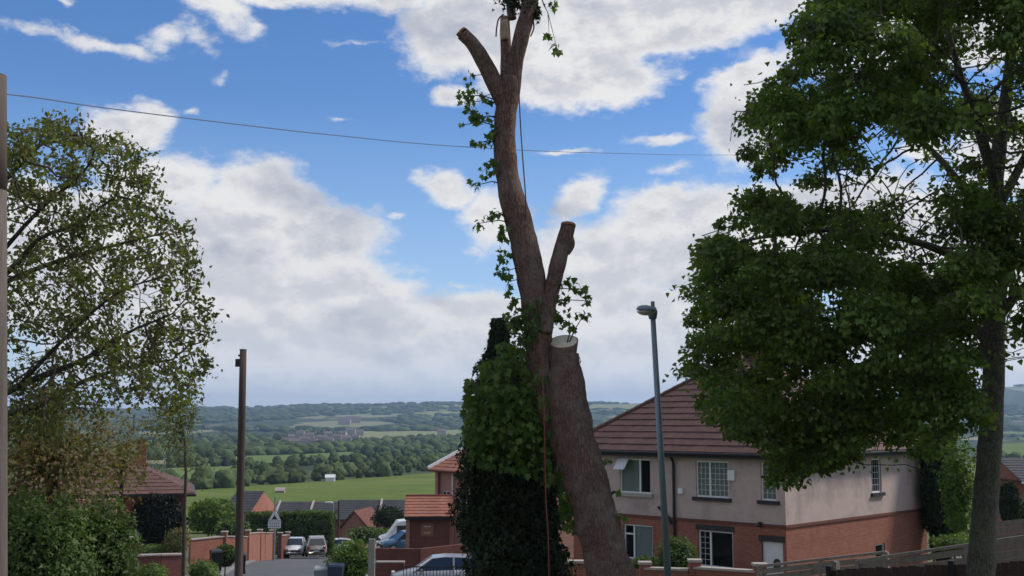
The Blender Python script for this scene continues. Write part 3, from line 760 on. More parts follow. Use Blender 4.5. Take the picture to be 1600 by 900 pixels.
# --- the rendered semi-detached house on the right
GZ = -6.32
C0 = at(1228, 819, 40)
hA = thing('house', 'pinkish grey pebbledashed house with brick ground floor and hipped tiled roof behind the lamp post', 'house', (C0.x, C0.y, GZ), R(46))
LX, LY = 10.9, 9.6
zE, zB = -1.20 - GZ, -3.60 - GZ
front, side, back, left_ = Wall(1, 0, -1), Wall(0, 0, -1), Wall(1, LX, 1), Wall(0, LY, 1)
wz0, wz1 = -2.80 - GZ, -1.50 - GZ
lz0, lz1 = -5.27 - GZ, -3.98 - GZ
up = [(5.74, 7.22, wz0, wz1), (2.28, 3.68, wz0, wz1), (0.33, 0.95, wz0, wz1)]
lo = [(5.68, 7.06, lz0, lz1), (2.15, 3.62, lz0, lz1), (0.14, 1.0, 0.12, -4.19 - GZ)]
sup = [(6.32, 7.1, wz0, wz1)]
slo = [(6.43, 7.2, -5.45 - GZ, -4.74 - GZ)]
rend, bri = MB(), MB()
front.panel(rend, 0, LY, zB, zE, up); side.panel(rend, .25, LX - .25, zB, zE, sup)
back.panel(rend, 0, LY, zB, zE, []); left_.panel(rend, .25, LX - .25, zB, zE, [])
front.panel(bri, 0, LY, -.6, zB - .1, lo); side.panel(bri, .25, LX - .25, -.6, zB - .1, slo)
back.panel(bri, 0, LY, -.6, zB - .1, []); left_.panel(bri, .25, LX - .25, -.6, zB - .1, [])
rend.build('rendered_wall', 'render', hA); bri.build('brick_wall', 'brick', hA)
sc_ = MB(); sc_.box(-.045, LX + .045, -.045, LY + .045, zB - .1, zB - .002); sc_.build('string_course', 'brick_dark', hA)
MB().box(.6, LX - .6, .6, LY - .6, 0, zE).build('interior', 'room', hA)
W_ = window(front, hA, *up[0], lights=((0, .36), (.36, 1)), lattice=False, sill='stone', curtain=(.4, 1))
W_ = window(front, hA, *up[1], lights=((0, .58), (.58, 1)), bars=(3, 5), curtain=(0, 1))
W_ = window(front, hA, *up[2], lights=((0, 1),), bars=(3, 5), curtain=(0, 1))
window(front, hA, *lo[0], lights=((0, .66), (.66, 1)), lattice=False, sill='stone', curtain=(0, .66), vent=1)
window(front, hA, *lo[1], lights=((0, .66), (.66, 1)), lattice=1, bars=(3, 5), curtain=False)
window(side, hA, *sup[0], lights=((0, 1),), bars=(3, 4))
window(side, hA, *slo[0], lights=((0, 1),), bars=(3, 2), sill='stone', lattice=False)
# open top-hung light on the first window (leans out)
ow = MB(); y0, y1 = 6.70, 7.22
ow.hexa([(-.42, y0, wz1 - .40), (-.38, y0, wz1 - .40), (-.38, y1, wz1 - .40), (-.42, y1, wz1 - .40), (-.10, y0, wz1 + .0), (-.06, y0, wz1 + .0), (-.06, y1, wz1 + .0), (-.10, y1, wz1 + .0)])
ow.build('open_window_light', 'white_pvc', hA)
# lintels
for a0, a1, z0_, z1_ in (lo[1], lo[2]):
    g = MB(); front.box(g, a0 - .08, a1 + .08, z1_ + .004, z1_ + .20, -.10, .03); g.build('lintel', 'sill_dark', hA)
# front door with small arched window
dr = MB(); front.box(dr, .16, .98, .14, -4.21 - GZ, -.16, -.10); dr = dr.build('door', 'white_pvc', hA)
ar = MB(); pts = [(.44 + .14 * math.cos(a_), 1.42 + .0 + .14 * math.sin(a_)) for a_ in np.linspace(0, math.pi, 9)]
pts = [(.58, 1.12)] + pts + [(.30, 1.12)]
ar.extrude([(p[0], p[1] - .05) for p in pts], 0, -.0, -.0) if False else None
ar.add([(.085, p[0], p[1]) for p in pts] + [(.10, p[0], p[1]) for p in pts], [tuple(range(len(pts))), tuple(range(len(pts), 2 * len(pts)))[::-1]] + [(i, (i + 1) % len(pts), len(pts) + (i + 1) % len(pts), len(pts) + i) for i in range(len(pts))])
ar.build('pane', 'car_glass', dr)
g = MB(); front.box(g, .86, .90, 1.0, 1.12, -.10, -.04); g.build('handle', 'galv', dr)
# alarm box, wall clutter, drain pipes, gutter, fascia
g = MB(); front.box(g, 1.98, 2.26, -2.16 - GZ, -1.80 - GZ, 0.0, .09); g.build('alarm_box', 'white_pvc', hA)
g = MB(); front.box(g, 4.22, 4.42, -2.72 - GZ, -2.52 - GZ, 0.0, .10); g.build('vent_box', 'white_pvc', hA)
def dpipe(y, z0_, z1_, bend=True):
    g = MB(); g.tube([(-.08, y, z0_), (-.08, y, z1_ - .45), (-.12, y, z1_ - .3), (-.32, y, z1_ - .08), (-.34, y, z1_)], .05, 8)
    g.build('drain_pipe', 'black_paint', hA)
dpipe(4.62, 0, zE - .02)
g = MB(); g.tube([(-.07, 5.35, zB + .35), (-.07, 4.95, zB + .05), (-.07, 4.75, zB - .25)], .05, 8); g.build('drain_pipe', 'black_paint', hA)
g = MB(); g.tube([(-.07, .98, zB - .12), (-.07, .98, zB + .06)], .07, 8); g.build('pipe_stub', 'black_paint', hA)
OV = .38
fz = zE - .05
fa = MB()
fa.box(-OV, LX + OV, -OV, -OV + .03, fz - .14, fz + .05); fa.box(-OV, LX + OV, LY + OV - .03, LY + OV, fz - .14, fz + .05)
fa.box(-OV, -OV + .03, -OV + .03, LY + OV - .03, fz - .14, fz + .05); fa.box(LX + OV - .03, LX + OV, -OV + .03, LY + OV - .03, fz - .14, fz + .05)
fa.box(-OV + .03, LX + OV - .03, -OV + .03, LY + OV - .03, fz - .12, fz - .09)
fa.build('fascia', 'black_paint', hA)
gt = MB()
for a_, b_ in (((-OV - .06, -OV - .06, fz), (LX + OV, -OV - .06, fz)), ((-OV - .06, -OV - .06, fz), (-OV - .06, LY + OV, fz))): gt.tube([a_, b_], .062, 8)
gt.build('gutter', 'black_paint', hA)
rf = MB(); rise = 3.75; ry = LY / 2
e = [(-OV, -OV), (LX + OV, -OV), (LX + OV, LY + OV), (-OV, LY + OV)]
rz_ = fz + .05
r0, r1 = Vector((ry, ry, rz_ + rise)), Vector((LX - ry, ry, rz_ + rise))
if r1.x - r0.x < .4: r0.x, r1.x = LX / 2 - .3, LX / 2 + .3
E_ = [Vector((p[0], p[1], rz_)) for p in e]
rf.add([*E_, r0 - Vector((0, 0, .02)), r1 - Vector((0, 0, .02))], [(0, 1, 5, 4), (1, 2, 5), (2, 3, 4, 5), (3, 0, 4), (3, 2, 1, 0)])
roofA = rf.build('roof', 'roof_tile', hA)
roof_slope(roofA, E_[3], E_[0], r0, r0, 'roof_tile', 16, 1)      # front, over the door
roof_slope(roofA, E_[0], E_[1], r1, r0, 'roof_tile', 16, 2)      # side, towards the big tree
hp = MB()
for a_, b_ in ((E_[0], r0), (E_[3], r0), (E_[1], r1), (E_[2], r1), (r0, r1)):
    a_, b_ = a_ + Vector((0, 0, .05)), b_ + Vector((0, 0, .05)); n_ = int((b_ - a_).length / .42)
    for k in range(n_): hp.tube([a_.lerp(b_, k / n_), a_.lerp(b_, (k + .97) / n_)], [.10, .085], 7)
hp.build('hip_tiles', 'roof_tile', roofA)
ch = MB(); ch.box(5.2, 6.1, 3.7, 4.9, rz_ + 2.2, rz_ + rise + .5); ch = ch.build('chimney', 'brick_dark', roofA)

# --- brick house partly behind the ivy, with its garage
def on_ground(px, D, zoff=0.0):
    p = at(px, 700, D); return Vector((p.x, p.y, H(p.x, p.y) + zoff))
aB = R(32)
oB = at(680, 735, 74); gB = -8.75
hB = thing('house', 'pink brick house with white edged gable roof half hidden behind the dark evergreen', 'house', (oB.x, oB.y, gB), aB)
# local frame like the first house: front wall is x=0 facing -x, y runs to the left; shift so that y=0 is the far-left corner and the wall runs to -y
WL = 9.0; ze = oB.z - gB + .1
bB, fB = MB(), Wall(1, 0, -1)
hol = [(-1.9, -.9, 2.75, 4.3), (-1.9, -.9, .8, 2.1), (-4.6, -3.2, 2.75, 4.3), (-4.6, -3.2, .8, 2.1)]
fB.panel(bB, -WL, 0, -.8, ze, hol)
bB.box(.25, 7.5, -.25, 0, -.8, ze); bB.box(.25, 7.5, -WL, -WL + .25, -.8, ze); bB.box(7.25, 7.5, -WL + .25, -.25, -.8, ze)
gp = 1.75
for yy in (-.25, -WL): bB.extrude([(0, ze), (7.5, ze), (3.75, ze + gp)], 1, yy, yy + .25)
bB.build('wall', 'brick_pale', hB)
MB().box(.6, 7, -WL + .5, -.5, 0, ze - .1).build('interior', 'room', hB)
for h_ in hol: window(fB, hB, *h_, lights=((0, .5), (.5, 1)), lattice=False, sill='stone')
rB = MB()
sB = [Vector((-.35, .25, ze - .05)), Vector((-.35, -WL - .25, ze - .05)), Vector((3.75, -WL - .25, ze + gp + .06)), Vector((3.75, .25, ze + gp + .06))]
rB.add([sB[0], sB[1], sB[2], sB[3], (7.85, .25, ze - .05), (7.85, -WL - .25, ze - .05)], [(0, 3, 2, 1), (3, 4, 5, 2), (0, 1, 5, 4)])
rB = rB.build('roof', 'roof_terracotta', hB)
roof_slope(rB, sB[0], sB[1], sB[2], sB[3], 'roof_terracotta', 10, 5)
g = MB(); g.beam(sB[0] + Vector((0, .05, .1)), sB[3] + Vector((0, .05, .1)), .14, .22); g.build('bargeboard', 'white_pvc', rB)
g = MB(); g.tube([(-.12, -.7, 0), (-.12, -.7, ze - .2)], .07, 8); g.build('drain_pipe', 'brick_dark', hB)
g = MB(); g.tube([(-.12, -2.5, 0), (-.12, -2.5, ze - .1)], .06, 8); g.build('drain_pipe', 'white_pvc', hB)
g = MB(); g.tube([(-.42, .2, ze - .08), (-.42, -WL - .2, ze - .08)], .07, 8); g.build('gutter', 'brick_dark', hB)
# garage
oG = on_ground(637, 66.5); oG.z = -7.95
hG = thing('garage', 'red brick garage, wall colour darkened for shade, with terracotta lean-to roof in front of the pink brick house', 'garage', oG, R(4))
wG = MB(); wG.box(0, 2.55, 0, 3.5, -.8, 2.45); wG.build('wall', 'brick_dark', hG)  # dark brick stands for the shade on this wall
g = MB(); g.box(-.06, .16, -.06, .2, -.8, 2.47); g.build('corner_pier', 'brick_pale', hG)
g = MB(); g.box(2.42, 2.62, -.06, .16, -.8, 2.9); g.build('corner_pier', 'brick', hG)
g = MB(); g.box(.8, 1.5, -.03, 0.02, 1.35, 2.05); g = g.build('vent_panel', 'brick', hG); 
for zz in (1.5, 1.85): 
    k_ = MB().box(.95, 1.35, -.05, -.031, zz, zz + .08); k_.build('slat', 'stone', g)
rG = MB(); rG.box(-.1, 2.65, -.2, 3.6, 2.47, 2.5); rG = rG.build('roof', 'roof_terracotta', hG)
roof_slope(rG, (-.15, -.3, 2.45), (2.65, -.3, 2.45), (2.65, 2.2, 3.45), (-.15, 2.2, 3.45), 'roof_terracotta', 7, 9)
g = MB(); g.box(-.12, 2.62, 2.1, 2.3, 3.42, 3.55); g.build('ridge', 'brick', rG)
g = MB(); g.add([(-.1, -.2, 2.46), (-.1, 2.2, 2.46), (-.1, 2.2, 3.4), (2.62, -.2, 2.46), (2.62, 2.2, 2.46), (2.62, 2.2, 3.4)], [(0, 2, 1), (3, 4, 5), (1, 2, 5, 4)]); g.build('gable', 'brick_pale', rG)
g = MB(); g.box(-.12, 2.6, -.36, -.26, 2.3, 2.42); g.build('gutter', 'black_paint', rG)
# garden wall running in front of the garage
def garden_wall(name, label, P, h, mat='brick', cap='stone', th=.22, piers=(), group=None, capw=.06, pier_h=.25, lvl=None):
    """P: list of (x,y[,z]) points; follows the ground unless z is given"""
    r_ = thing(name, label, 'wall', (P[0][0], P[0][1], P[0][2] if len(P[0]) > 2 else H(P[0][0], P[0][1])), 0, group)
    o = Vector(r_.location); body, cp = MB(), MB()
    for a_, b_ in zip(P[:-1], P[1:]):
        za = (a_[2] if len(a_) > 2 else H(a_[0], a_[1])) - o.z; zb = (b_[2] if len(b_) > 2 else H(b_[0], b_[1])) - o.z
        A, B = Vector((a_[0] - o.x, a_[1] - o.y, za)), Vector((b_[0] - o.x, b_[1] - o.y, zb))
        d = Vector((B.x - A.x, B.y - A.y, 0)).normalized(); n_ = Vector((-d.y, d.x, 0)) * th / 2; n2 = n_ * (1 + 2 * capw / th)
        dn, upv = Vector((0, 0, -.5)), Vector((0, 0, h))
        body.hexa([A - n_ + dn, B - n_ + dn, B + n_ + dn, A + n_ + dn, A - n_ + upv, B - n_ + upv, B + n_ + upv, A + n_ + upv])
        if cap:
            u1, u2 = Vector((0, 0, h + .002)), Vector((0, 0, h + .07))
            cp.hexa([A - n2 + u1, B - n2 + u1, B + n2 + u1, A + n2 + u1, A - n2 + u2, B - n2 + u2, B + n2 + u2, A + n2 + u2])
    body.build('brick_face', mat, r_)
    if cap: cp.build('coping', cap, r_)
    for i in piers:
        a_ = P[i]; za = (a_[2] if len(a_) > 2 else H(a_[0], a_[1])) - o.z
        x, y = a_[0] - o.x, a_[1] - o.y
        pr = MB().box(x - .17, x + .17, y - .17, y + .17, za - .5, za + h + pier_h).build('pier', mat, r_)
        MB().box(x - .21, x + .21, y - .21, y + .21, za + h + pier_h + .002, za + h + pier_h + .08).build('pier_cap', cap or mat, pr)
    return r_
def gw(px, D): p = at(px, 700, D); return (p.x, p.y)
def gz(px, py, D): p = at(px, py, D); return (p.x, p.y, p.z)
garden_wall('garden_wall', 'low dark brick wall in front of the garage behind the silver car', [gz(572, 880, 59), gz(655, 881, 59.5), gz(730, 872, 61)], .75, 'brick_dark', None)
garden_wall('garden_wall', 'low dark brick wall with pale top stone left of the silver car', [gz(583, 905, 52.5), gz(632, 905, 52.5)], .72, 'brick_dark', 'stone')
# front garden walls of the rendered house
garden_wall('garden_wall', 'red brick garden wall with pale coping below the leaded ground floor window', [gz(1086, 915, 36.5), gz(1188, 923, 34.8)], .52, 'brick', 'stone', piers=(0, 1), pier_h=.20)
garden_wall('garden_wall', 'short brick wall with pale coping at the foot of the lamp post', [gz(1008, 917, 37.5), gz(1079, 920, 36.6)], .55, 'brick', 'stone', piers=(0,), pier_h=.16)
garden_wall('garden_wall', 'short length of red brick wall left of the felled tree trunk', [gz(862, 925, 33), gz(900, 925, 33), gz(935, 925, 33)], .80, 'brick', 'stone', pier_h=.1)
# left side of the road
garden_wall('garden_wall', 'orange brick front wall with piers at the roadside by the sign', [gz(386, 872, 86), gz(405, 869, 90), gz(424, 867.5, 95)], 1.75, 'brick_orange', 'stone', piers=(0, 1, 2), pier_h=.2)
garden_wall('garden_wall', 'dark red brick wall beside the white parked car', [gz(437, 866, 98), gz(449, 864, 101)], 1.5, 'brick_dark', 'stone', piers=(0, 1), pier_h=.22)
garden_wall('garden_wall', 'long brick boundary wall with pale coping behind the left garden', [gz(296, 868, 74), gz(350, 862, 76), gz(384, 862, 78)], .95, 'brick', 'stone', piers=(1,), pier_h=.28)
garden_wall('garden_wall', 'dark red brick wall below the house with the dark creeper', [gz(205, 905, 50), gz(250, 903, 50.5), gz(283, 902, 51)], .95, 'brick_dark', 'stone', piers=(), pier_h=.25)
garden_wall('garden_wall', 'upper reddish brick wall under the creeper of the left house', [gz(205, 878, 54), gz(283, 876, 54.5)], .35, 'brick', None)

# --- house on the left behind the bushes
oL = on_ground(290, 57); gL = -8.3
hL = thing('house', 'brick house with brown hipped roof and dark creeper behind the left hand tree', 'house', (oL.x, oL.y, gL), R(196))
# local +x points left, +y points towards the camera; front face is y = 0 .. +y
zL = at(250, 771, 57).z - gL
bL = MB(); fL = Wall(0, 0, 1)
lw = [(3.0, 3.9, 1.0, 2.2), (4.6, 5.9, 2.4, 3.6), (5.2, 6.4, .6, 1.9)]
fL.panel(bL, 0, 8.2, -.8, zL - .02, lw); bL.box(0, .25, -8, -.25, -.8, zL - .02); bL.box(7.95, 8.2, -8, -.25, -.8, zL - .02); bL.box(.25, 7.95, -8, -7.75, -.8, zL - .02)
bL.build('wall', 'brick', hL); MB().box(.5, 7.7, -7.5, -.5, 0, zL - .2).build('interior', 'room', hL)
for h_ in lw: window(fL, hL, *h_, lights=((0, .5), (.5, 1)), lattice=False, sill='stone')
# pale bay projecting towards the camera
by = MB(); by.box(3.05, 5.35, .02, 1.4, -.8, zL - .15); by.build('bay', 'brick_pale', hL)
for xa in (3.25, 4.3):
    f = MB().box(xa, xa + .85, 1.402, 1.46, 1.7, 3.0).build('window', 'white_pvc', hL); MB().box(xa + .08, xa + .77, 1.462, 1.475, 1.78, 2.92).build('pane', 'car_glass', f)
rL = MB(); eL = [Vector((-.45, .45, zL)), Vector((8.65, .45, zL)), Vector((8.65, -8.45, zL)), Vector((-.45, -8.45, zL))]
l0, l1 = Vector((3.6, -4, zL + 1.9)), Vector((4.9, -4, zL + 1.9))
rL.add([*eL, l0, l1], [(0, 4, 5, 1), (1, 5, 2), (2, 5, 4, 3), (3, 4, 0), (0, 1, 2, 3)])
rL = rL.build('roof', 'roof_tile', hL)
roof_slope(rL, eL[0], eL[1], l1, l0, 'roof_tile', 12, 21)
roof_slope(rL, eL[3], eL[0], l0, l0, 'roof_tile', 12, 22)
ch = MB().box(1.9, 2.45, -3.5, -2.9, zL + .6, zL + 2.3).build('chimney', 'brick', rL)
for k in (0, 1): MB().tube([(2.05 + .26 * k, -3.2, zL + 2.29), (2.05 + .26 * k, -3.2, zL + 2.6)], .09, 8).build('chimney_pot', 'roof_terracotta', ch)
ch = MB().box(7.2, 7.95, -3.5, -2.8, zL + .8, zL + 2.9).build('chimney', 'brick', rL)
g = MB(); g.box(-.5, 8.7, .46, .56, zL - .12, zL - .01); g.box(-.56, -.46, -8.45, .45, zL - .12, zL - .01); g.build('gutter', 'black_paint', rL)
# tile-like timber door canopy
g = MB(); g.extrude([(0.02, 3.0), (1.2, 2.7), (1.2, 2.78), (0.02, 3.12)], 0, 2.0, 3.0); g.build('canopy', 'stone', hL)

# --- terrace of dark roofs at the bottom of the road
def terrace(px0, px1, ridge_py, eave_py, D, label, nsec, parap, endmat='brick'):
    p0, p1 = at(px0, ridge_py, D), at(px1, ridge_py, D)
    zr, ze_ = p0.z, at(px0, eave_py, D - 3.6).z
    g0 = H(p0.x, p0.y) - .5
    r_ = thing('terraced_house', label, 'houses', (p0.x, p0.y, g0), 0)
    L = p1.x - p0.x; hr, he = zr - g0, ze_ - g0
    MB().extrude([(-3.3, -.5), (3.3, -.5), (3.3, he), (0, hr - .05), (-3.3, he)], 0, 0, L).build('wall', endmat, r_)
    r = MB(); r.extrude([(-3.6, he - .12), (-3.6, he), (0, hr + .02), (3.6, he), (3.6, he - .12), (0, hr - .1)], 0, -.15, L + .15)
    r = r.build('roof', 'slate', r_)
    roof_slope(r, (-.15, -3.6, he), (L + .15, -3.6, he), (L + .15, 0, hr), (-.15, 0, hr), 'slate', 9, 31, .5)
    for q in parap:
        x = at(q, 700, D).x - p0.x
        g = MB(); g.beam((x, -3.6, he + .12), (x, 0, hr + .12), .22, .16); g.build('parapet', 'stone', r)
    for k in range(int(L / 3)):
        x = 1.2 + 3 * k
        f = MB().box(x, x + 1.1, -3.36, -3.28, he - 1.6, he - .4).build('window', 'white_pvc', r_); MB().box(x + .08, x + 1.02, -3.375, -3.362, he - 1.52, he - .48).build('pane', 'car_glass', f)
    return r_
terrace(436, 532, 784, 809, 140, 'left part of the long dark slate terrace at the foot of the road', 2, (440, 492))
terrace(533, 636, 781, 812, 137, 'right part of the long dark slate terrace behind the white van', 2, (598,))
# slate-roofed house with orange gable, left of the sign
p0 = at(362, 768, 118); g0 = H(p0.x, p0.y) - .3
hD = thing('house', 'low slate roofed house with orange brick gable end beyond the wooden pole', 'house', (p0.x, p0.y, g0), R(0))
hr, he = p0.z - g0, at(362, 800, 115).z - g0
xL = at(404, 700, 118).x - p0.x
MB().box(0, xL, -3, 3, -.5, he).build('wall', 'brick_pale', hD)
MB().extrude([(-3, he), (3, he), (0, hr)], 0, xL - .02, xL + .05).build('gable', 'brick_pale', hD) if False else None
gx = at(425, 700, 118).x - p0.x
MB().add([(xL, -3, -.5), (gx, -.5, -.5), (gx, 3, -.5), (xL, 3, -.5), (xL, -3, he), (gx, -.5, he), (gx, 3, he), (xL, 3, he), (xL + .6, 0, hr)], [(0, 1, 5, 4), (1, 2, 6, 5), (2, 3, 7, 6), (4, 5, 8), (5, 6, 8), (6, 7, 8), (7, 4, 8)]).build('gable_wall', 'brick', hD)
r = MB(); r.add([(-.3, -3.3, he), (xL + .1, -3.3, he), (xL + .7, 0, hr + .05), (.6, 0, hr + .05), (-.3, 3.3, he), (xL + .1, 3.3, he)], [(0, 1, 2, 3), (3, 2, 5, 4), (0, 3, 4)])
r = r.build('roof', 'slate', hD)
roof_slope(r, (-.3, -3.3, he), (xL + .1, -3.3, he), (xL + .7, 0, hr + .05), (.6, 0, hr + .05), 'slate', 8, 33, .5)
# small pink gabled building in front of the terrace
p0 = at(554, 800, 120); g0 = H(p0.x, p0.y) - .5
hE = thing('outbuilding', 'small pink walled building with steep dark gable roof in front of the slate terrace', 'building', (p0.x, p0.y, g0), R(-12))
hr, he = p0.z - g0, at(554, 824, 120).z - g0
MB().extrude([(-1.35, -.5), (1.35, -.5), (1.35, he), (0, hr), (-1.35, he)], 1, 0, 5).build('wall', 'brick_pale', hE)
r = MB()
for s in (-1, 1): r.extrude([(0, hr + .02), (0, hr + .16), (s * 1.75, he - .1), (s * 1.65, he - .22)], 1, -.25, 5.2)
r.build('roof', 'brick_dark', hE)
# grey roofed house at the right edge
p0 = at(1562, 716, 72); g0 = -9.0
hF = thing('house', 'brick house with grey slate roof at the right edge beyond the sycamore', 'house', (p0.x, p0.y, g0), 0)
hr, he = p0.z - g0, at(1562, 752, 69).z - g0
MB().box(.6, 9, -3, 3, -.5, he - .1).build('wall', 'brick', hF)
MB().add([(.1, -3.2, he - .02), (.1, 3.2, he - .02), (.1, 0, hr - .12), (.5, -3.2, he - .02), (.5, 3.2, he - .02), (.5, 0, hr - .12)], [(0, 2, 1), (3, 4, 5), (0, 1, 4, 3)]).build('gable_wall', 'brick', hF)
r = MB(); r.add([(-.2, -3.4, he), (9.4, -3.4, he), (9.4, 0, hr), (-.2, 0, hr), (9.4, 3.4, he), (-.2, 3.4, he)], [(0, 1, 2, 3), (3, 2, 4, 5), (0, 5, 4, 1)]); r = r.build('roof', 'slate', hF)
roof_slope(r, (-.2, -3.4, he), (9.4, -3.4, he), (9.4, 0, hr), (-.2, 0, hr), 'slate', 9, 41, .4)
g = MB(); g.box(-.2, 9.4, -3.5, -3.38, he - .12, he); g.build('gutter', 'white_pvc', r)
for xa in (1.6, 4.2): 
    f = MB().box(xa, xa + 1.2, -3.06, -2.98, he - 2.0, he - .6).build('window', 'white_pvc', hF); MB().box(xa + .1, xa + 1.1, -3.075, -3.062, he - 1.9, he - .7).build('pane', 'car_glass', f)

# ---------------------------------------------------------------- poles, wires, lamps
def vpole(name, label, cat, top, zg, r0, r1, mat, D, lean=0.0):
    t_ = thing(name, label, cat, (top.x + lean, top.y, zg))
    pts = [(-lean * a, 0, (top.z - zg) * a) for a in (0, .25, .5, .75, 1)]
    MB().tube([(0, 0, -.6)] + pts, [r0] + [r0 + (r1 - r0) * a for a in (0, .25, .5, .75, 1)], 14).build('shaft', mat, t_, True)
    return t_
tp = at(380, 547, 36)
pm = vpole('telegraph_pole', 'dark brown wooden pole at the roadside left of the road, small box near its top', 'pole', tp, H(tp.x, tp.y), .135, .105, 'pole_wood', 36, .05)
hh = tp.z - pm.location.z
MB().tube([(-.05, 0, hh - .001), (-.05, 0, hh + .03)], .115, 12).build('cap', 'galv', pm)
MB().box(-.27, -.12, -.08, .08, hh - .52, hh - .28).build('terminal_box', 'black_paint', pm)
MB().box(-.20, .05, -.02, .02, hh - .20, hh - .14).build('bracket', 'black_paint', pm)
for k in range(5):
    z = 2.2 + k * .45; s = 1 if k % 2 else -1
    MB().tube([(s * .08, 0, z), (s * .26, 0, z + .03)], .012, 5).build('climbing_step', 'galv', pm)
# near pole at the left edge
tl = at(-12, 118, 8.0)
bl = at(-13, 900, 8.0); dl = tl - bl
gl = H(bl.x, bl.y); foot = bl + dl * ((gl - bl.z) / dl.z)
pl = thing('telegraph_pole', 'tall greyish wooden pole cut by the left edge of the photo', 'pole', foot)
rel = tl - foot
MB().tube([rel * -.1, Vector((0, 0, 0)), rel * .3, rel * .6, rel * .84], [.103, .102, .100, .098, .096], 16).build('shaft', 'pole_grey', pl, True)
MB().tube([rel * .835, rel * .92, rel], [.098, .097, .095], 16).build('creosoted_top', 'pole_top', pl, True)
# overhead wire from that pole across the whole view
def wire(label, pts, r=.010):
    P, _ = smooth_path([(*p, r) for p in pts], 10)
    o = MB().tube(P, r, 5).build('overhead_wire', 'wire')
    tag(o, label, 'wire'); return o
wA, wB = at(-8, 145, 8.0), at(1330, 239, 75)
def on_line(px, py):      # the span is straight in plan, from the near pole to one beyond the sycamore
    q = ray(px, py); k = q.x / q.y; t_ = (k * wA.y - wA.x) / ((wB.x - wA.x) - k * (wB.y - wA.y))
    return at(px, py, wA.y + (wB.y - wA.y) * t_)
wire('thin overhead wire running from the left pole past the felled tree', [wA] + [on_line(*p) for p in ((60, 153), (160, 168), (320, 188), (520, 211), (720, 229), (940, 239), (1160, 242))] + [wB], .005)

# near street lamp
t0 = at(1020, 492, 22)
b0 = at(1044, 905, 21.6)
zg = H(b0.x, b0.y)
dirl = (t0 - b0); base = b0 + dirl * ((zg - b0.z) / dirl.z)
lp = thing('street_lamp', 'grey metal street lamp in front of the pebbledashed house', 'street lamp', base)
rel = t0 - base
g = MB(); g.tube([Vector((0, 0, -.3)), rel * .12, rel * .125], [.085, .082, .068], 14); g.tube([rel * .125, rel * 1.0], [.068, .050], 14); g.build('column', 'galv', lp, True)
T = rel
g = MB(); g.tube([T + Vector((.0, 0, -.08)), T + Vector((-.005, 0, .05)), T + Vector((-.01, 0, .14))], [.072, .10, .075], 12); g.build('bracket', 'galv', lp, True)
g = MB(); g.tube([T + Vector((.0, 0, .13)), T + Vector((-.0, 0, .26))], [.045, .038], 10); g.build('photocell', 'bin_grey', lp)
hp_ = []
V, F = ico(3)
lam = MB(); lam.add([(T.x - .17 + v[0] * .20 * (1 if v[0] < 0 else .8), v[1] * .13, T.z + .045 + v[0] * -.02 + max(v[2], -.15) * .095) for v in V], [tuple(f) for f in F]); lam.build('lantern', 'galv', lp, True)
bw = MB(); bw.add([(T.x - .185 + v[0] * .175, v[1] * .115, T.z + .028 + min(v[2], 0) * .085) for v in V], [tuple(f) for f in F]); bw.build('bowl', 'lamp_glass', lp, True)
# far street lamp beyond the parked cars
b1 = on_ground(523, 112); b1.z += .0; t1 = at(521, 786, 112)
lf = thing('street_lamp', 'far street lamp with pale head rising above the parked cars', 'street lamp', b1)
hh = t1.z - b1.z
g = MB(); g.tube([(0, 0, 0), (-.06, 0, hh)], [.10, .07], 10); g.build('column', 'galv', lf)
g = MB(); g.tube([(-.05, 0, hh), (-.25, 0, hh + .06), (-.85, 0, hh + .05)], [.05, .10, .06], 10); g.build('lantern', 'sign_white', lf)
# second slender pole right beside it
b2 = on_ground(531, 116); g2 = thing('telegraph_pole', 'thin grey pole just right of the far street lamp', 'pole', b2)
MB().tube([(0, 0, 0), (0, 0, at(531, 782, 116).z - b2.z)], [.13, .10], 10).build('shaft', 'pole_wood', g2)
# road sign on its post
bs = on_ground(432, 92); sg = thing('road_sign', 'white rectangular sign with a triangle on a grey post by the orange wall', 'road sign', bs, 0)
zt = at(432, 776, 92).z - bs.z; z0 = at(432, 825, 92).z - bs.z; z1 = at(432, 803, 92).z - bs.z
MB().tube([(0, 0, 0), (0, 0, zt)], .07, 10).build('post', 'galv', sg)
MB().box(-.5, .5, -.13, -.09, z0, (z0 + z1) / 2 - .02).build('plate', 'sign_white', sg)
tri = MB(); tri.extrude([(-.5, (z0 + z1) / 2 + .03), (.5, (z0 + z1) / 2 + .03), (.1, z1 + .16), (-.1, z1 + .16)], 1, -.13, -.09); tri = tri.build('triangle_plate', 'sign_white', sg)
g = MB(); g.extrude([(-.24, (z0 + z1) / 2 + .12), (.24, (z0 + z1) / 2 + .12), (0, z1 - .08)], 1, -.138, -.1305); g.build('symbol', 'sign_black', tri)
g = MB()
for zz in (.20, .42): 
    for k in range(5): x = -.38 + k * .165; g.box(x, x + .10, -.138, -.1305, z0 + zz - .12, z0 + zz + .02)
g.build('dark_marks', 'bin_grey', sg)
# ropes left in the felled tree
def rope(label, pts, r, mat):
    P, _ = smooth_path([(*p, r) for p in pts], 8); o = MB().tube(P, r, 6).build('rope', mat); tag(o, label, 'rope')
rope('thin dark rope hanging beside the upper stem of the felled tree', [at(808, 60, 15.7), at(810, 120, 15.7), at(813, 190, 15.7), at(817, 250, 15.7), at(821, 305, 15.8), at(822, 345, 15.85)], .009, 'rope_blue')
rope('reddish rope hanging down from the fork of the felled tree in front of the ivy', [at(843, 520, 15.6), at(846, 560, 15.5), at(850, 640, 15.4), at(851, 700, 15.4), at(853, 780, 15.4), at(857, 850, 15.4), at(858, 960, 15.4)], .008, 'rope_red')
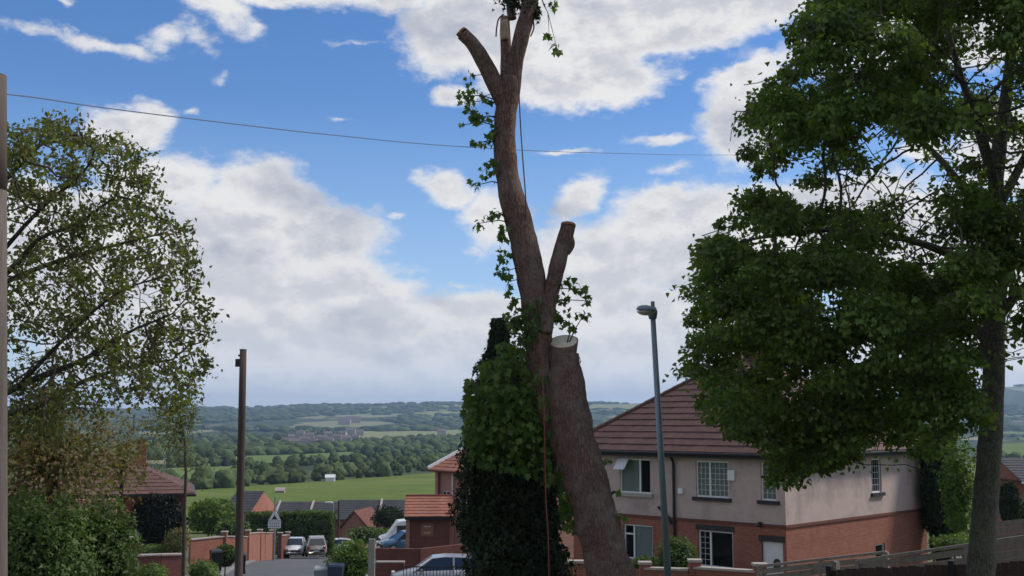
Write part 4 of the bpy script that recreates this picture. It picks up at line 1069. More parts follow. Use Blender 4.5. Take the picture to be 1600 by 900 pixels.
# ---------------------------------------------------------------- vehicles
def car(name, label, loc, rz, paint, L=4.2, W=1.75, Hh=1.45, kind='hatch', group=None, rear_red=True):
    """own frame: front of the car at -x, origin on the ground under its middle"""
    t_ = thing(name, label, 'van' if kind == 'van' else 'car', loc, rz, group)
    h = L / 2
    if kind == 'van':
        st = [(-h, .42, .95, .80), (-h + .12, .30, 1.12, .86), (-h + .75, .26, 1.30, .9), (h - .1, .26, 1.30, .9), (h, .34, 1.25, .88)]
        cab = [(-h + .70, 1.28, .84), (-h + 1.45, Hh - .05, .80), (-h + 2.0, Hh, .80), (h - .08, Hh, .80), (h - .03, 1.28, .87)]
    else:
        bh = .56 * Hh + .08
        st = [(-h, .36, .60, .62), (-h + .10, .26, .70, .76), (-h + .45, .22, .78, .84), (-h + 1.05, .20, bh, .865), (h - .9, .20, bh + .06, .87), (h - .25, .22, bh + .04, .83), (h - .05, .30, bh - .04, .76), (h, .40, .66, .68)]
        cab = [(-h + .98, bh - .03, .76), (-h + 1.75, Hh - .06, .62), (-h + 2.3, Hh, .60), (h - 1.1, Hh - .03, .60), (h - .55, Hh - .12, .60), (h - .10, bh, .70)]
    k = W / 1.75
    V, F = [], []
    for (x, zb, zt, hw) in st:
        hw *= k
        V += [(x, -hw * .93, zb), (x, -hw, zb + (zt - zb) * .35), (x, -hw * .985, zb + (zt - zb) * .75), (x, -hw * .90, zt), (x, 0, zt + .035), (x, hw * .90, zt), (x, hw * .985, zb + (zt - zb) * .75), (x, hw, zb + (zt - zb) * .35), (x, hw * .93, zb)]
    n = 9
    for i in range(len(st) - 1):
        for j in range(n): F.append((i * n + j, i * n + (j + 1) % n, (i + 1) * n + (j + 1) % n, (i + 1) * n + j))
    F.append(tuple(range(n))); F.append(tuple(range((len(st) - 1) * n, len(st) * n))[::-1])
    b_ = MB().add(V, F).build('body', paint, t_, True)
    V, F = [], []
    for (x, z, hw) in cab: V += [(x, -hw * k, z), (x, hw * k, z)]
    base_z = cab[0][1] - .02
    V2 = [(x, -.84 * k * (hw / .84 if i in (0, len(cab) - 1) else 1), base_z) if kind != 'van' else (x, -.86 * k, base_z) for i, (x, z, hw) in enumerate(cab)]
    m_ = len(cab); W2 = []
    for i, (x, z, hw) in enumerate(cab): W2 += [(x, -(.80 if kind != 'van' else .86) * k, base_z), (x, (.80 if kind != 'van' else .86) * k, base_z)]
    allv = V + W2; o = 2 * m_
    F = [(2 * i, 2 * i + 1, 2 * i + 3, 2 * i + 2) for i in range(m_ - 1)]
    F += [(2 * i, 2 * i + 2, o + 2 * i + 2, o + 2 * i) for i in range(m_ - 1)] + [(2 * i + 3, 2 * i + 1, o + 2 * i + 1, o + 2 * i + 3) for i in range(m_ - 1)]
    glass_mat = 'car_glass' if kind != 'van' else paint
    MB().add(allv, F).build('glasshouse' if kind != 'van' else 'cargo_body', glass_mat, t_)
    # roof skin and pillars
    rs = MB(); inner = cab[1:-1]
    top = []
    for s, dz in ((0, .012), (1, .035)):
        for (x, z, hw) in inner: top += [(x, -hw * k * (1.01 if s == 0 else .92), z + dz - .01), (x, hw * k * (1.01 if s == 0 else .92), z + dz)]
    q = len(inner)
    rs.add(top, [(2 * q + 2 * i, 2 * q + 2 * i + 1, 2 * q + 2 * i + 3, 2 * q + 2 * i + 2) for i in range(q - 1)] + [(2 * i, 2 * i + 2, 2 * q + 2 * i + 2, 2 * q + 2 * i) for i in range(q - 1)] + [(2 * i + 1, 2 * q + 2 * i + 1, 2 * q + 2 * i + 3, 2 * i + 3) for i in range(q - 1)] + [(0, 2 * q, 2 * q + 1, 1), (2 * q - 2, 2 * q - 1, 4 * q - 1, 4 * q - 2)])
    rs.build('roof', paint, t_)
    if kind != 'van':
        pi = MB()
        for s in (-1, 1):
            sec = [(c[0], s * c[2] * k, c[1]) for c in cab]; bw_ = s * .81 * k
            pi.tube([(cab[0][0] - .03, bw_ * .97, base_z), sec[1]], .035, 6)
            mid = (cab[0][0] + cab[-1][0]) / 2 + .1
            pi.tube([(mid, bw_, base_z), (mid, s * .605 * k, Hh - .03)], .04, 6)
            pi.tube([(cab[-1][0] - .02, bw_ * .92, base_z), sec[-2]], .06, 6)
        pi.build('pillars', paint, t_)
    else:
        for (a, b2_, c_) in (((-h + .74, 1.34), (-h + 1.40, Hh - .14), .74),):
            g = MB(); g.add([(a[0] - .03, -c_ * k, a[1]), (a[0] - .03, c_ * k, a[1]), (b2_[0] - .03, c_ * k * .95, b2_[1]), (b2_[0] - .03, -c_ * k * .95, b2_[1]), (a[0] + .02, -c_ * k, a[1]), (a[0] + .02, c_ * k, a[1]), (b2_[0] + .02, c_ * k * .95, b2_[1]), (b2_[0] + .02, -c_ * k * .95, b2_[1])], [(0, 1, 2, 3), (4, 7, 6, 5), (0, 4, 5, 1), (2, 6, 7, 3), (1, 5, 6, 2), (0, 3, 7, 4)])
            g.build('windscreen', 'car_glass', t_)
        for s in (-1, 1):
            for x0, x1 in ((-h + 1.25, -h + 2.1), (-h + 2.25, -h + 3.4)):
                MB().box(x0, x1, s * .872 * k - .01, s * .872 * k + .01, 1.40, Hh - .35).build('side_window', 'car_glass', t_)
    for x in (-h + .78, h - .80):
        for s in (-1, 1):
            g = MB(); g.tube([(x, s * (.70 * k), .31), (x, s * (.885 * k), .31)], .31, 18); w_ = g.build('wheel', 'rubber', t_)
            g = MB(); g.tube([(x, s * (.875 * k), .31), (x, s * (.895 * k), .31)], .20, 12); g.build('rim', 'car_silver', w_)
    for s in (-1, 1):
        g = MB(); g.add([(-h + .0 + dx, s * y, z) for dx in (-.015, .12) for (y, z) in ((.42, .60), (.70, .62), (.72, .76), (.44, .72))], [(0, 1, 2, 3), (4, 7, 6, 5), (0, 4, 5, 1), (1, 5, 6, 2), (2, 6, 7, 3), (3, 7, 4, 0)]); g.build('headlight', 'lamp_glass', t_)
        g = MB(); zt = 1.0 if kind != 'van' else 1.2; g.box(h - .16, h + .012, s * .66 - .10, s * .66 + .10, .72, zt - .06); g.build('tail_light', 'lightred', t_)
        g = MB(); g.box(cab[0][0] + .25, cab[0][0] + .38, s * .88 * k - .07, s * .88 * k + .07, base_z + .02, base_z + .15); g.build('wing_mirror', paint, t_)
    g = MB(); g.box(-h - .02, -h + .06, -.26, .26, .36, .47); g.build('number_plate', 'sign_white', t_)
    g = MB(); g.box(-h - .012, -h + .05, -.55, .55, .49, .58); g.build('grille', 'sign_black', t_)
    g = MB(); g.box(h - .06, h + .015, -.26, .26, .50, .61); g.build('number_plate', 'sign_white', t_)
    return t_
def cpos(px, py, D): p = at(px, py, D); return (p.x, p.y, p.z)
car('car', 'small white car parked facing the camera at the end of the road', cpos(461, 867, 101), R(96), 'car_white', 3.9, 1.72, 1.45)
car('car', 'beige and silver car seen from behind, parked right beside the white one', cpos(494, 867, 101), R(-80), 'car_beige', 4.3, 1.78, 1.62)
cE = on_ground(528, 113); car('car', 'pale car parked behind the bush beyond the silver one', (cE.x, cE.y, cE.z + .25), R(10), 'car_white', 3.8, 1.7, 1.42)
# drive the van and blue car stand on
def pad(name, quad, mat):
    V = [at(*q) for q in quad]; V2 = [v - Vector((0, 0, .6)) for v in V]
    MBx = MB().add(V + V2, [(0, 1, 2, 3), (4, 7, 6, 5), (0, 4, 5, 1), (1, 5, 6, 2), (2, 6, 7, 3), (3, 7, 4, 0)])
    return tag(MBx.build(name, mat), kind='structure')
pad('driveway', [(570, 863, 82), (680, 863, 82), (680, 856, 102), (570, 856, 102)], 'pavement')
car('van', 'white van standing behind the blue car beside the garage', cpos(640, 858.5, 95), R(14), 'car_white', 4.9, 1.9, 2.35, 'van')
car('car', 'blue car with its nose to the left, between the bush and the garage', cpos(634, 861.5, 84), R(24), 'car_blue', 4.0, 1.7, 1.45)
hs_ = on_ground(687, 51); car('car', 'silver white hatchback behind dark railings at the bottom of the photo', (at(690, 700, 51).x, 51, at(690, 868, 51).z - 1.47), R(4), 'car_silver', 4.25, 1.75, 1.47)

# ---------------------------------------------------------------- bins, posts, railings, fences
def wheelie(label, loc, rz, mat, group=None):
    t_ = thing('wheelie_bin', label, 'bin', loc, rz, group)
    MB().hexa([(-.24, -.26, .06), (.24, -.26, .06), (.24, .26, .06), (-.24, .26, .06), (-.29, -.34, .98), (.29, -.34, .98), (.29, .34, .98), (-.29, .34, .98)]).build('body', mat, t_)
    MB().hexa([(-.31, -.38, .985), (.31, -.38, .985), (.31, .36, .985), (-.31, .36, .985), (-.27, -.33, 1.06), (.27, -.33, 1.06), (.27, .34, 1.10), (-.27, .34, 1.10)]).build('lid', mat, t_)
    MB().tube([(-.24, .40, .99), (.24, .40, .99)], .025, 6).build('handle', mat, t_)
    for s in (-1, 1): MB().tube([(s * .2, .28, .1), (s * .28, .28, .1)], .1, 10).build('wheel', 'rubber', t_)
    return t_
wheelie('grey wheelie bin at the bottom edge, left of the blue one', cpos(502, 929, 47), .1, 'bin_grey')
wheelie('dark blue wheelie bin against the green bush at the bottom edge', cpos(525, 924, 46.5), -.05, 'bin_blue')
wheelie('black wheelie bin beside the clipped hedge on the left pavement', cpos(337, 893, 60), .4, 'sign_black')
wheelie('black wheelie bin at the foot of the brown pole', cpos(375, 898, 62), .2, 'sign_black')
b_ = cpos(581, 930, 46)
tag(MB().box(b_[0] - .14, b_[0] + .10, b_[1] - .1, b_[1] + .1, b_[2] - .6, at(581, 842, 46).z).build('concrete_post', 'concrete'), 'square mossy concrete post right of the green bush', 'post')
rl = thing('railing', 'dark upright bar railing in front of the silver hatchback', 'railing', cpos(630, 925, 46))
o = Vector(rl.location); x1 = at(760, 900, 46).x - o.x; zt = at(690, 884, 46).z - o.z
for k in range(int(x1 / .13)): MB().tube([(k * .13, 0, -.3), (k * .13, 0, zt)], .014, 5).build('bar', 'black_paint', rl)
for z in (zt - .06, .15): MB().box(-.02, x1, -.02, .02, z, z + .04).build('rail', 'black_paint', rl)
def board_fence(label, P0, P1, top0, top1, h, mat, post_every, board=.14, posts_mat=None, cap=None, gap=.008, rails=True, horiz=False):
    """P: (px, D) of both ends; top: py of the top edge there"""
    A, B = at(P0[0], top0, P0[1]), at(P1[0], top1, P1[1])
    L = math.hypot(B.x - A.x, B.y - A.y); ang = math.atan2(B.y - A.y, B.x - A.x)
    t_ = thing('fence', label, 'fence', (A.x, A.y, A.z - h), ang)
    sl = (B.z - A.z) / L; rr = random.Random(int(L * 100))
    if horiz:
        nb = int(h / board); npan = int(round(L / post_every))
        for p_ in range(npan):
            x0, x1 = L * p_ / npan + .05, L * (p_ + 1) / npan - .05
            for k in range(nb):
                z = h - (k + 1) * board
                j = rr.uniform(-.012, .012)
                MB().hexa([(x0, -.02, z + sl * x0 + j), (x1, -.02, z + sl * x1 + j), (x1, .01, z + sl * x1 + j), (x0, .01, z + sl * x0 + j), (x0, -.035, z + board - .03 + sl * x0 + j), (x1, -.035, z + board - .03 + sl * x1 + j), (x1, 0, z + board - .03 + sl * x1 + j), (x0, 0, z + board - .03 + sl * x0 + j)]).build('board', mat, t_)
    else:
        n_ = int(L / board)
        for k in range(n_):
            x0, x1 = k * board, (k + 1) * board - gap
            dz = rr.uniform(-.02, .02); dy = rr.uniform(-.006, .006); z = h + sl * x0 + dz
            MB().box(x0, x1, dy - .012, dy + .012, sl * x0 - .3, z).build('board', mat, t_)
        if rails:
            for zz in (.25, h * .5, h - .2):
                MB().beam((0, .05, zz), (L, .05, zz + sl * L), .05, .09).build('rail', mat, t_)
    npst = int(round(L / post_every))
    for p_ in range(npst + 1):
        x = L * p_ / npst
        MB().box(x - .05, x + .05, -.07 if not horiz else -.06, .07, sl * x - .5, h + sl * x + .06).build('post', posts_mat or mat, t_)
    if cap: MB().beam((0, -.0, h + .055), (L, -.0, h + .055 + sl * L), .14, .07).build('capping_rail', cap, t_)
    return t_
board_fence('dark brown boarded fence in front of the sycamore at the bottom right', (1296, 23), (1700, 20.5), 889, 872, 1.7, 'fence_brown', 1.9, .15, 'sign_black')  # posts coloured black to stand for the shade in the board gaps
board_fence('weathered grey timber fence running up to the right below the brick side wall', (1186, 33), (1385, 31), 888, 866, 1.5, 'fence_grey', 1.8, .17, None, 'fence_grey', horiz=True)
board_fence('grey timber fence with slanting top rail between the house and the sycamore', (1340, 29), (1700, 26), 880, 828, 1.5, 'fence_grey', 2.2, .18, None, 'fence_grey', horiz=True)
board_fence('short pale grey fence panel at the left end of the brown fence', (1192, 27), (1306, 25.5), 898, 882, 1.0, 'fence_grey', 1.7, .17, None, 'fence_grey', horiz=True)
board_fence('grey slatted fence in the far right garden behind the sycamore trunk', (1540, 44), (1700, 42), 816, 800, 2.2, 'fence_grey', 2.2, .22, None, None, horiz=True)

# ---------------------------------------------------------------- trees and shrubs
def colonize(nodes, parents, attr, step=0.22, di=2.2, dk=0.32, iters=60, rng=None, grav=0.0):
    nodes = [np.array(n, float) for n in nodes]; parents = list(parents)
    A = np.array(attr, float)
    P = np.array(nodes)
    d = np.linalg.norm(A[:, None] - P[None], axis=2); near = d.argmin(1); dist = d.min(1)
    alive = np.ones(len(A), bool)
    for it in range(iters):
        use = alive & (dist < di)
        if not use.any(): break
        newn = []
        for ni in np.unique(near[use]):
            v = A[use & (near == ni)] - nodes[ni]
            v = v / (np.linalg.norm(v, axis=1, keepdims=True) + 1e-9)
            s = v.sum(0) / len(v) + rng.normal(size=3) * 0.18
            s[2] -= grav
            s /= np.linalg.norm(s) + 1e-9
            newn.append(nodes[ni] + s * step); parents.append(ni)
        base = len(nodes); nodes += newn
        Q = np.array(newn)
        dd = np.linalg.norm(A[:, None] - Q[None], axis=2); m_ = dd.min(1); am = dd.argmin(1)
        upd = m_ < dist; near[upd] = am[upd] + base; dist[upd] = m_[upd]
        alive &= dist > dk
    return np.array(nodes), np.array(parents)
def skeleton_mesh(nodes, parents, r_tip, power, fixed=None, minr=0.0, seg_big=10, seg_small=4, rmax=9):
    n = len(nodes); rad = np.zeros(n); kids = [[] for _ in range(n)]
    for i, p in enumerate(parents):
        if p >= 0: kids[p].append(i)
    acc = np.zeros(n)
    for i in range(n - 1, -1, -1):
        a = acc[i] if kids[i] else r_tip ** power
        rad[i] = min(a ** (1 / power), rmax)
        if parents[i] >= 0: acc[parents[i]] += a
    if fixed:
        for i, r in fixed.items(): rad[i] = r
    # chains
    mb = MB(); done = np.zeros(n, bool)
    starts = [i for i in range(n) if parents[i] < 0]
    stack = [(s, None) for s in starts]
    while stack:
        i, par = stack.pop()
        ch = [] if par is None else [par]
        cur = i
        while True:
            ch.append(cur); done[cur] = True
            ks = kids[cur]
            if not ks: break
            big = max(ks, key=lambda k: rad[k])
            for k in ks:
                if k != big: stack.append((k, cur))
            cur = big
        if len(ch) > 1:
            rr = [rad[c] for c in ch]
            if par is not None: rr[0] = min(rad[par], rr[1] * 1.25)
            if rr[1] < minr: continue
            mb.tube([nodes[c] for c in ch], [max(r, .003) for r in rr], seg_big if rr[1] > .05 else (6 if rr[1] > .02 else seg_small), cap=True, jag=.10 if rr[1] > .06 else 0)
    return mb, rad, kids
def in_poly(x, y, poly):
    c_ = False; n = len(poly)
    for i in range(n):
        (x0, y0), (x1, y1) = poly[i], poly[(i + 1) % n]
        if (y0 > y) != (y1 > y) and x < (x1 - x0) * (y - y0) / (y1 - y0) + x0: c_ = not c_
    return c_
def path_nodes(lists, D0, step=0.22):
    """limbs given as (px, py, width px, depth offset); returns nodes, parents, fixed radii"""
    nodes, par, fix = [], [], {}
    for li in lists:
        ctrl = []
        for (px, py, wd, dd) in li:
            p = at(px, py, D0 + dd); ctrl.append((p.x, p.y, p.z, wd / 2 / 1800 * (D0 + dd)))
        P, Rr = smooth_path(ctrl, 8)
        first = True
        for p, r in zip(P, Rr):
            p = np.array(p)
            if first and nodes:
                d = np.linalg.norm(np.array(nodes) - p, axis=1); j = int(d.argmin()); prev = j; first = False
                if d[j] < step * .6: continue
            elif first: prev = -1; first = False
            elif np.linalg.norm(p - nodes[prev]) < step * .8: continue
            nodes.append(p); par.append(prev); fix[len(nodes) - 1] = r; prev = len(nodes) - 1
    return nodes, par, fix

# ---- the sycamore on the right
rng = np.random.default_rng(11)
SD = 20.0
OUT = [(1300, -60), (1262, 15), (1212, 60), (1232, 100), (1180, 150), (1152, 172), (1185, 215), (1165, 235), (1200, 290), (1150, 325), (1120, 372), (1066, 405), (1080, 450), (1072, 500), (1085, 545),
       (1062, 575), (1092, 595), (1090, 640), (1150, 668), (1188, 695), (1192, 730), (1230, 758), (1270, 742), (1290, 722), (1372, 690), (1412, 715), (1450, 735), (1470, 690), (1520, 640), (1600, 580), (1700, 560), (1850, 520), (2000, 430), (2050, 250),
       (2000, 50), (1900, -150), (1750, -320), (1550, -380), (1400, -240)]
HOLES = [(1350, 185, 22, 12), (1378, 235, 45, 28), (1420, 205, 20, 20), (1340, 270, 45, 16), (1445, 240, 28, 30), (1400, 290, 60, 16), (1300, 315, 50, 9), (1440, 330, 36, 14), (1405, 380, 34, 20), (1475, 380, 30, 26), (1500, 215, 16, 50),
         (1515, 90, 26, 50), (1560, 110, 30, 60), (1590, 250, 40, 60), (1480, 170, 12, 30), (1365, 430, 12, 10), (1235, 265, 18, 8), (1310, 95, 24, 12), (1375, 38, 18, 8), (1290, 110, 16, 9), (1590, 480, 34, 60), (1510, 575, 24, 16), (1240, 370, 14, 8), (1130, 495, 16, 12), (1185, 560, 14, 8), (1600, 170, 30, 40), (1610, 560, 40, 50), (1460, 300, 24, 12), (1255, 130, 16, 8)]
HOLESB = [(1395, 270, 120, 90), (1560, 180, 75, 140), (1430, 380, 80, 50), (1600, 420, 50, 130)]
clumps = []
tries = 0
while len(clumps) < 520 and tries < 60000:
    tries += 1
    px, py = rng.uniform(1060, 2050), rng.uniform(-380, 760)
    if not in_poly(px, py, OUT): continue
    if any(((px - h[0]) / (h[2] + 12)) ** 2 + ((py - h[1]) / (h[3] + 9)) ** 2 < 1 for h in HOLES): continue
    if any(((px - h[0]) / h[2]) ** 2 + ((py - h[1]) / h[3]) ** 2 < 1 for h in HOLESB) and rng.random() < .42: continue
    a = min(1, abs(px - 1560) / 500); b_ = min(1, abs(py - 250) / 620)
    half = 4.6 * math.sqrt(max(.02, 1 - a * a)) * math.sqrt(max(.05, 1 - b_ * b_)) + .5
    dd = rng.uniform(-1, 1); dd = math.copysign(abs(dd) ** .6, dd) * half
    edge = not all(in_poly(px + ox, py + oy, OUT) for ox, oy in ((34, 0), (-34, 0), (0, 26), (0, -26)))
    sz = rng.uniform(.40, .80) * (.55 if edge else 1)
    p = at(px, py, SD + dd)
    if any((p - c[0]).length < .36 * (sz + c[1]) for c in clumps): continue
    clumps.append((p, sz, px < 1640))
syc = thing('sycamore_tree', 'large dark leafy sycamore filling the right side in front of the house', 'tree', (at(1532, 900, SD).x, SD, H(at(1532, 900, SD).x, SD)))
so = np.array(syc.location)
LIMBS = [[(1526, 1040, 62, 0), (1529, 990, 47, 0), (1532, 900, 42, 0), (1539, 800, 38, 0), (1546, 700, 36, 0), (1552, 600, 34, 0), (1553, 520, 32, 0), (1557, 440, 32, 0), (1560, 360, 28, .1), (1556, 280, 24, .2), (1568, 180, 20, .2), (1580, 80, 16, 0), (1590, -40, 12, 0), (1600, -170, 8, 0)],
         [(1548, 665, 22, 0), (1520, 615, 18, -.4), (1480, 580, 14, -.9), (1420, 590, 10, -1.4), (1350, 610, 7, -1.8)],
         [(1553, 540, 20, 0), (1500, 500, 16, .5), (1420, 490, 12, .9), (1300, 500, 9, 1.2), (1180, 480, 6, 1.2)],
         [(1558, 440, 18, 0), (1490, 400, 14, -.6), (1400, 370, 10, -1.4), (1290, 360, 7, -1.9), (1200, 370, 5, -2)],
         [(1559, 380, 16, 0), (1510, 300, 13, .6), (1450, 230, 9, 1.0), (1370, 170, 6, 1.2)],
         [(1556, 290, 16, 0), (1520, 180, 12, -.5), (1490, 80, 9, -.8), (1450, -60, 6, -1)],
         [(1558, 330, 15, 0), (1610, 230, 12, .4), (1680, 120, 8, .8), (1760, 30, 6, 1)],
         [(1554, 500, 18, 0), (1620, 430, 13, -.4), (1720, 360, 9, -.8), (1850, 330, 6, -1)],
         [(1557, 410, 14, 0), (1560, 330, 12, -1.0), (1540, 220, 9, -1.8), (1500, 120, 6, -2.4)],
         [(1557, 420, 14, 0), (1600, 330, 11, 1.2), (1640, 220, 8, 2.2), (1660, 60, 5, 2.8)]]
nodes, par, fix = path_nodes(LIMBS, SD, .24)
attr = []
for c, s_, vis in clumps:
    for _ in range(9 if vis else 5):
        q = rng.normal(size=3) * np.array([.5, .5, .3]) * s_; attr.append(np.array(c[:]) + q)
for _ in range(6000):       # bare inner twigs in the thin places of the crown
    px, py = rng.uniform(1180, 1700), rng.uniform(0, 620)
    if in_poly(px, py, OUT) and any(((px - h[0]) / h[2]) ** 2 + ((py - h[1]) / h[3]) ** 2 < 1 for h in HOLESB) and rng.random() < .45: attr.append(np.array(at(px, py, SD + rng.uniform(-3, 3))[:]))
nd, pr = colonize(nodes, par, attr, .24, 2.6, .28, 70, rng)
mb, rad, kids = skeleton_mesh(nd - so, pr, .0075, 2.15, fix)
mb.build('trunk_and_branches', 'bark_grey', syc, True)
# leaves: each clump is a layered spray, dense on its upper side, edges drooping
LP, LA, LN, LS = [], [], [], []
for c, s_, vis in clumps:
    n_ = int((740 if vis else 130) * (s_ / .6) ** 2)
    u = rand_dirs(rng, n_); rr = rng.random(n_) ** .42
    off = u * rr[:, None] * np.array([s_, s_, s_ * .62])
    # break the clump in small tufts
    tuft = rand_dirs(rng, 14) * np.array([s_, s_, s_ * .55]) * rng.random((14, 1)) ** .3
    j = rng.integers(14, size=n_)
    off = off * .45 + tuft[j] * .72
    off[:, 2] -= (off[:, 0] ** 2 + off[:, 1] ** 2) * .22 / s_
    P = np.array(c[:]) + off
    out = off / (np.linalg.norm(off, axis=1, keepdims=True) + 1e-6)
    ax = out * 1.0 + rng.normal(size=(n_, 3)) * .5; ax[:, 2] -= .55
    nm = rng.normal(size=(n_, 3)) * .75 + np.array([0, 0, .8]) + out * .5
    LP.append(P); LA.append(ax); LN.append(nm); LS.append(rng.uniform(.052, .10, n_) * (1 if vis else 1.9))
# stray leaves along the thinnest twigs, incl. outside the clumps
tips = [i for i in range(len(nd)) if rad[i] < .012]
ti = rng.choice(tips, size=min(len(tips) * 3, 16000)); n_ = len(ti)
LP.append(nd[ti] + rng.normal(size=(n_, 3)) * .09); LA.append(rng.normal(size=(n_, 3)) - np.array([0, 0, .5])); LN.append(rng.normal(size=(n_, 3)) * .6 + np.array([0, 0, 1])); LS.append(rng.uniform(.06, .11, n_))
LP, LA, LN, LS = np.concatenate(LP), np.concatenate(LA), np.concatenate(LN), np.concatenate(LS)
print('sycamore leaves', len(LP), 'nodes', len(nd))
o = link('crown', leaf_mesh('crown', LP - so, LA, LN, LS, LEAF_LOBED, 'sycamore'), syc); o['kind'] = 'stuff'

# ---- the small-leaved tree on the left
rng = np.random.default_rng(5)
LD = 13.0
lt = thing('broadleaf_tree', 'airy small leaved tree spreading in from the left edge', 'tree', (at(-150, 700, LD).x, LD, H(at(-150, 700, LD).x, LD)))
lo_ = np.array(lt.location)
LIMB2 = [[(-160, 1110, 60, 0), (-155, 950, 46, 0), (-150, 800, 40, 0), (-140, 690, 34, 0), (-130, 560, 28, 0), (-110, 420, 20, 0), (-90, 300, 14, 0), (-60, 200, 9, 0), (-50, 100, 6, 0)],
         [(-142, 720, 22, 0), (-60, 660, 17, -.2), (0, 618, 13, -.3), (60, 590, 11, -.4), (130, 562, 8, -.5), (200, 520, 5, -.6), (270, 490, 3, -.6)],
         [(-100, 690, 14, 0), (-20, 655, 12, .3), (60, 634, 9, .5), (130, 596, 7, .7), (200, 574, 5, .8), (270, 562, 3, .8)],
         [(-132, 560, 18, 0), (-50, 470, 13, -.3), (20, 418, 10, -.5), (62, 372, 7, -.6), (120, 350, 5, -.7), (190, 300, 3, -.8)],
         [(-60, 480, 11, 0), (10, 440, 9, .4), (90, 408, 7, .7), (160, 388, 5, .9), (240, 368, 3, 1)],
         [(-110, 430, 13, 0), (-50, 340, 9, .2), (10, 280, 7, .3), (60, 230, 4, .3), (100, 195, 3, .3)],
         [(-20, 420, 8, -.5), (60, 330, 6, -.9), (130, 270, 4, -1.1), (150, 230, 3, -1.2)],
         [(20, 612, 8, -.3), (100, 530, 6, -1.0), (180, 460, 4, -1.4), (260, 430, 3, -1.5)]]
nodes, par, fix = path_nodes(LIMB2, LD, .16)
OUT2 = [(-320, 200), (-100, 60), (0, 200), (60, 190), (104, 162), (135, 215), (200, 215), (262, 262), (245, 310), (300, 335), (322, 375), (303, 405), (322, 432), (312, 480), (346, 500), (328, 540), (342, 562), (305, 600), (318, 628), (270, 660), (230, 640), (140, 660), (60, 690), (-60, 720), (-320, 700)]
attr = []
while len(attr) < 3000:
    px, py = rng.uniform(-320, 350), rng.uniform(60, 720)
    if not in_poly(px, py, OUT2): continue
    if px < -40 and rng.random() < .6: continue
    dens_ = .45 + .55 * (mnoise.noise(Vector((px / 48, py / 40, 2.2))) > .0)
    if py < 250: dens_ *= .8
    if rng.random() > dens_: continue
    half = 2.3 * math.sqrt(max(.05, 1 - min(1, (abs(px + 120) / 470)) ** 2))
    p = at(px, py, LD + rng.uniform(-1, 1) * half); attr.append(p[:])
nd, pr = colonize(nodes, par, attr, .13, 1.8, .17, 90, rng)
mb, rad, kids = skeleton_mesh(nd - lo_, pr, .0042, 2.1, fix)
mb.build('trunk_and_branches', 'twig', lt, True)
tips = np.array([i for i in range(len(nd)) if rad[i] < .0095 and mnoise.noise(Vector(nd[i]) * 2.1) > -.22])
n_ = 33000
ti = np.repeat(rng.choice(tips, size=n_ // 5), 5)
P = nd[ti] + rng.normal(size=(n_, 3)) * .055
ax = rng.normal(size=(n_, 3)) * .8 + np.array([.25, 0, -.25]); nm = rng.normal(size=(n_, 3)) + np.array([0, 0, .6])
print('left nodes', len(nd))
o = link('crown', leaf_mesh('crown', P - lo_, ax, nm, rng.uniform(.045, .085, n_), LEAF_OVAL, 'birch'), lt); o['kind'] = 'stuff'

# ---- generic leafy masses
def bush(name, label, cat, px, py, D, rx, ry, n_, size, mat, tmpl=LEAF_IVY, seed=1, core=True, group=None, droop=.2, lump=.28, depth=None, stem_r=.03, ground=True, shell=.35, top_mat=None):
    c = at(px, py, D); rxm, rzm = rx / 1800 * D, ry / 1800 * D; dm = depth or rxm
    rg = np.random.default_rng(seed)
    gz_ = H(c.x, c.y) if ground else c.z - rzm
    t_ = thing(name, label, cat, (c.x, c.y, gz_), 0, group)
    u = rand_dirs(rg, n_)
    def lum(v): q = Vector(v); return 1 + lump * (mnoise.noise(q * 1.7 + Vector((seed, 0, 0))) + .8 * mnoise.noise(q * 3.7 + Vector((0, seed, 0))))
    L_ = np.array([lum(v) for v in u])
    rr = (1 - shell * rg.random(n_) ** 1.4) * L_
    off = u * rr[:, None] * np.array([rxm, dm, rzm])
    P = off + np.array([0, 0, c.z - gz_])
    ax = u * .8 + rg.normal(size=(n_, 3)) * .6; ax[:, 2] -= droop
    nm = u + rg.normal(size=(n_, 3)) * .5 + np.array([0, 0, .4])
    o_ = link('foliage', leaf_mesh('foliage', P, ax, nm, rg.uniform(.7, 1.3, n_) * size, tmpl, mat), t_); o_['kind'] = 'stuff'
    if core:
        V, F = ico(3)
        VV = [np.array(v) * lum(v) * (1 - shell * .75) * np.array([rxm, dm, rzm]) + np.array([0, 0, c.z - gz_]) for v in V]
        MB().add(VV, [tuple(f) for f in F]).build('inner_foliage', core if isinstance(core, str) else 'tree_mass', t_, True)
    if ground: MB().tube([(0, 0, -.2), (0.02, 0, max(.2, c.z - gz_))], [stem_r * 1.3, stem_r], 8).build('stem', 'twig', t_)
    return t_
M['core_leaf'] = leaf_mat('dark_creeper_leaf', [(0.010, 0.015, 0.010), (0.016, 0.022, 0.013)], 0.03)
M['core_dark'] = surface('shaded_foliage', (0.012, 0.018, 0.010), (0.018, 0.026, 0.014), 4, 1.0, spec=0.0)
# bronze-leaved tree below and behind the airy one
bush('bronze_tree', 'olive and bronze leaved tree low at the left, in front of the brick house', 'tree', 82, 715, 16, 118, 95, 6000, .075, 'rust_leaf', LEAF_OVAL, 3, core=False, lump=.6, shell=.95, stem_r=.07)
bush('bronze_tree', 'thin bronze leaved branches hanging just right of the olive tree', 'tree', 190, 712, 18, 50, 70, 1100, .07, 'rust_leaf', LEAF_OVAL, 4, core=False, lump=.6, shell=.9, stem_r=.03)
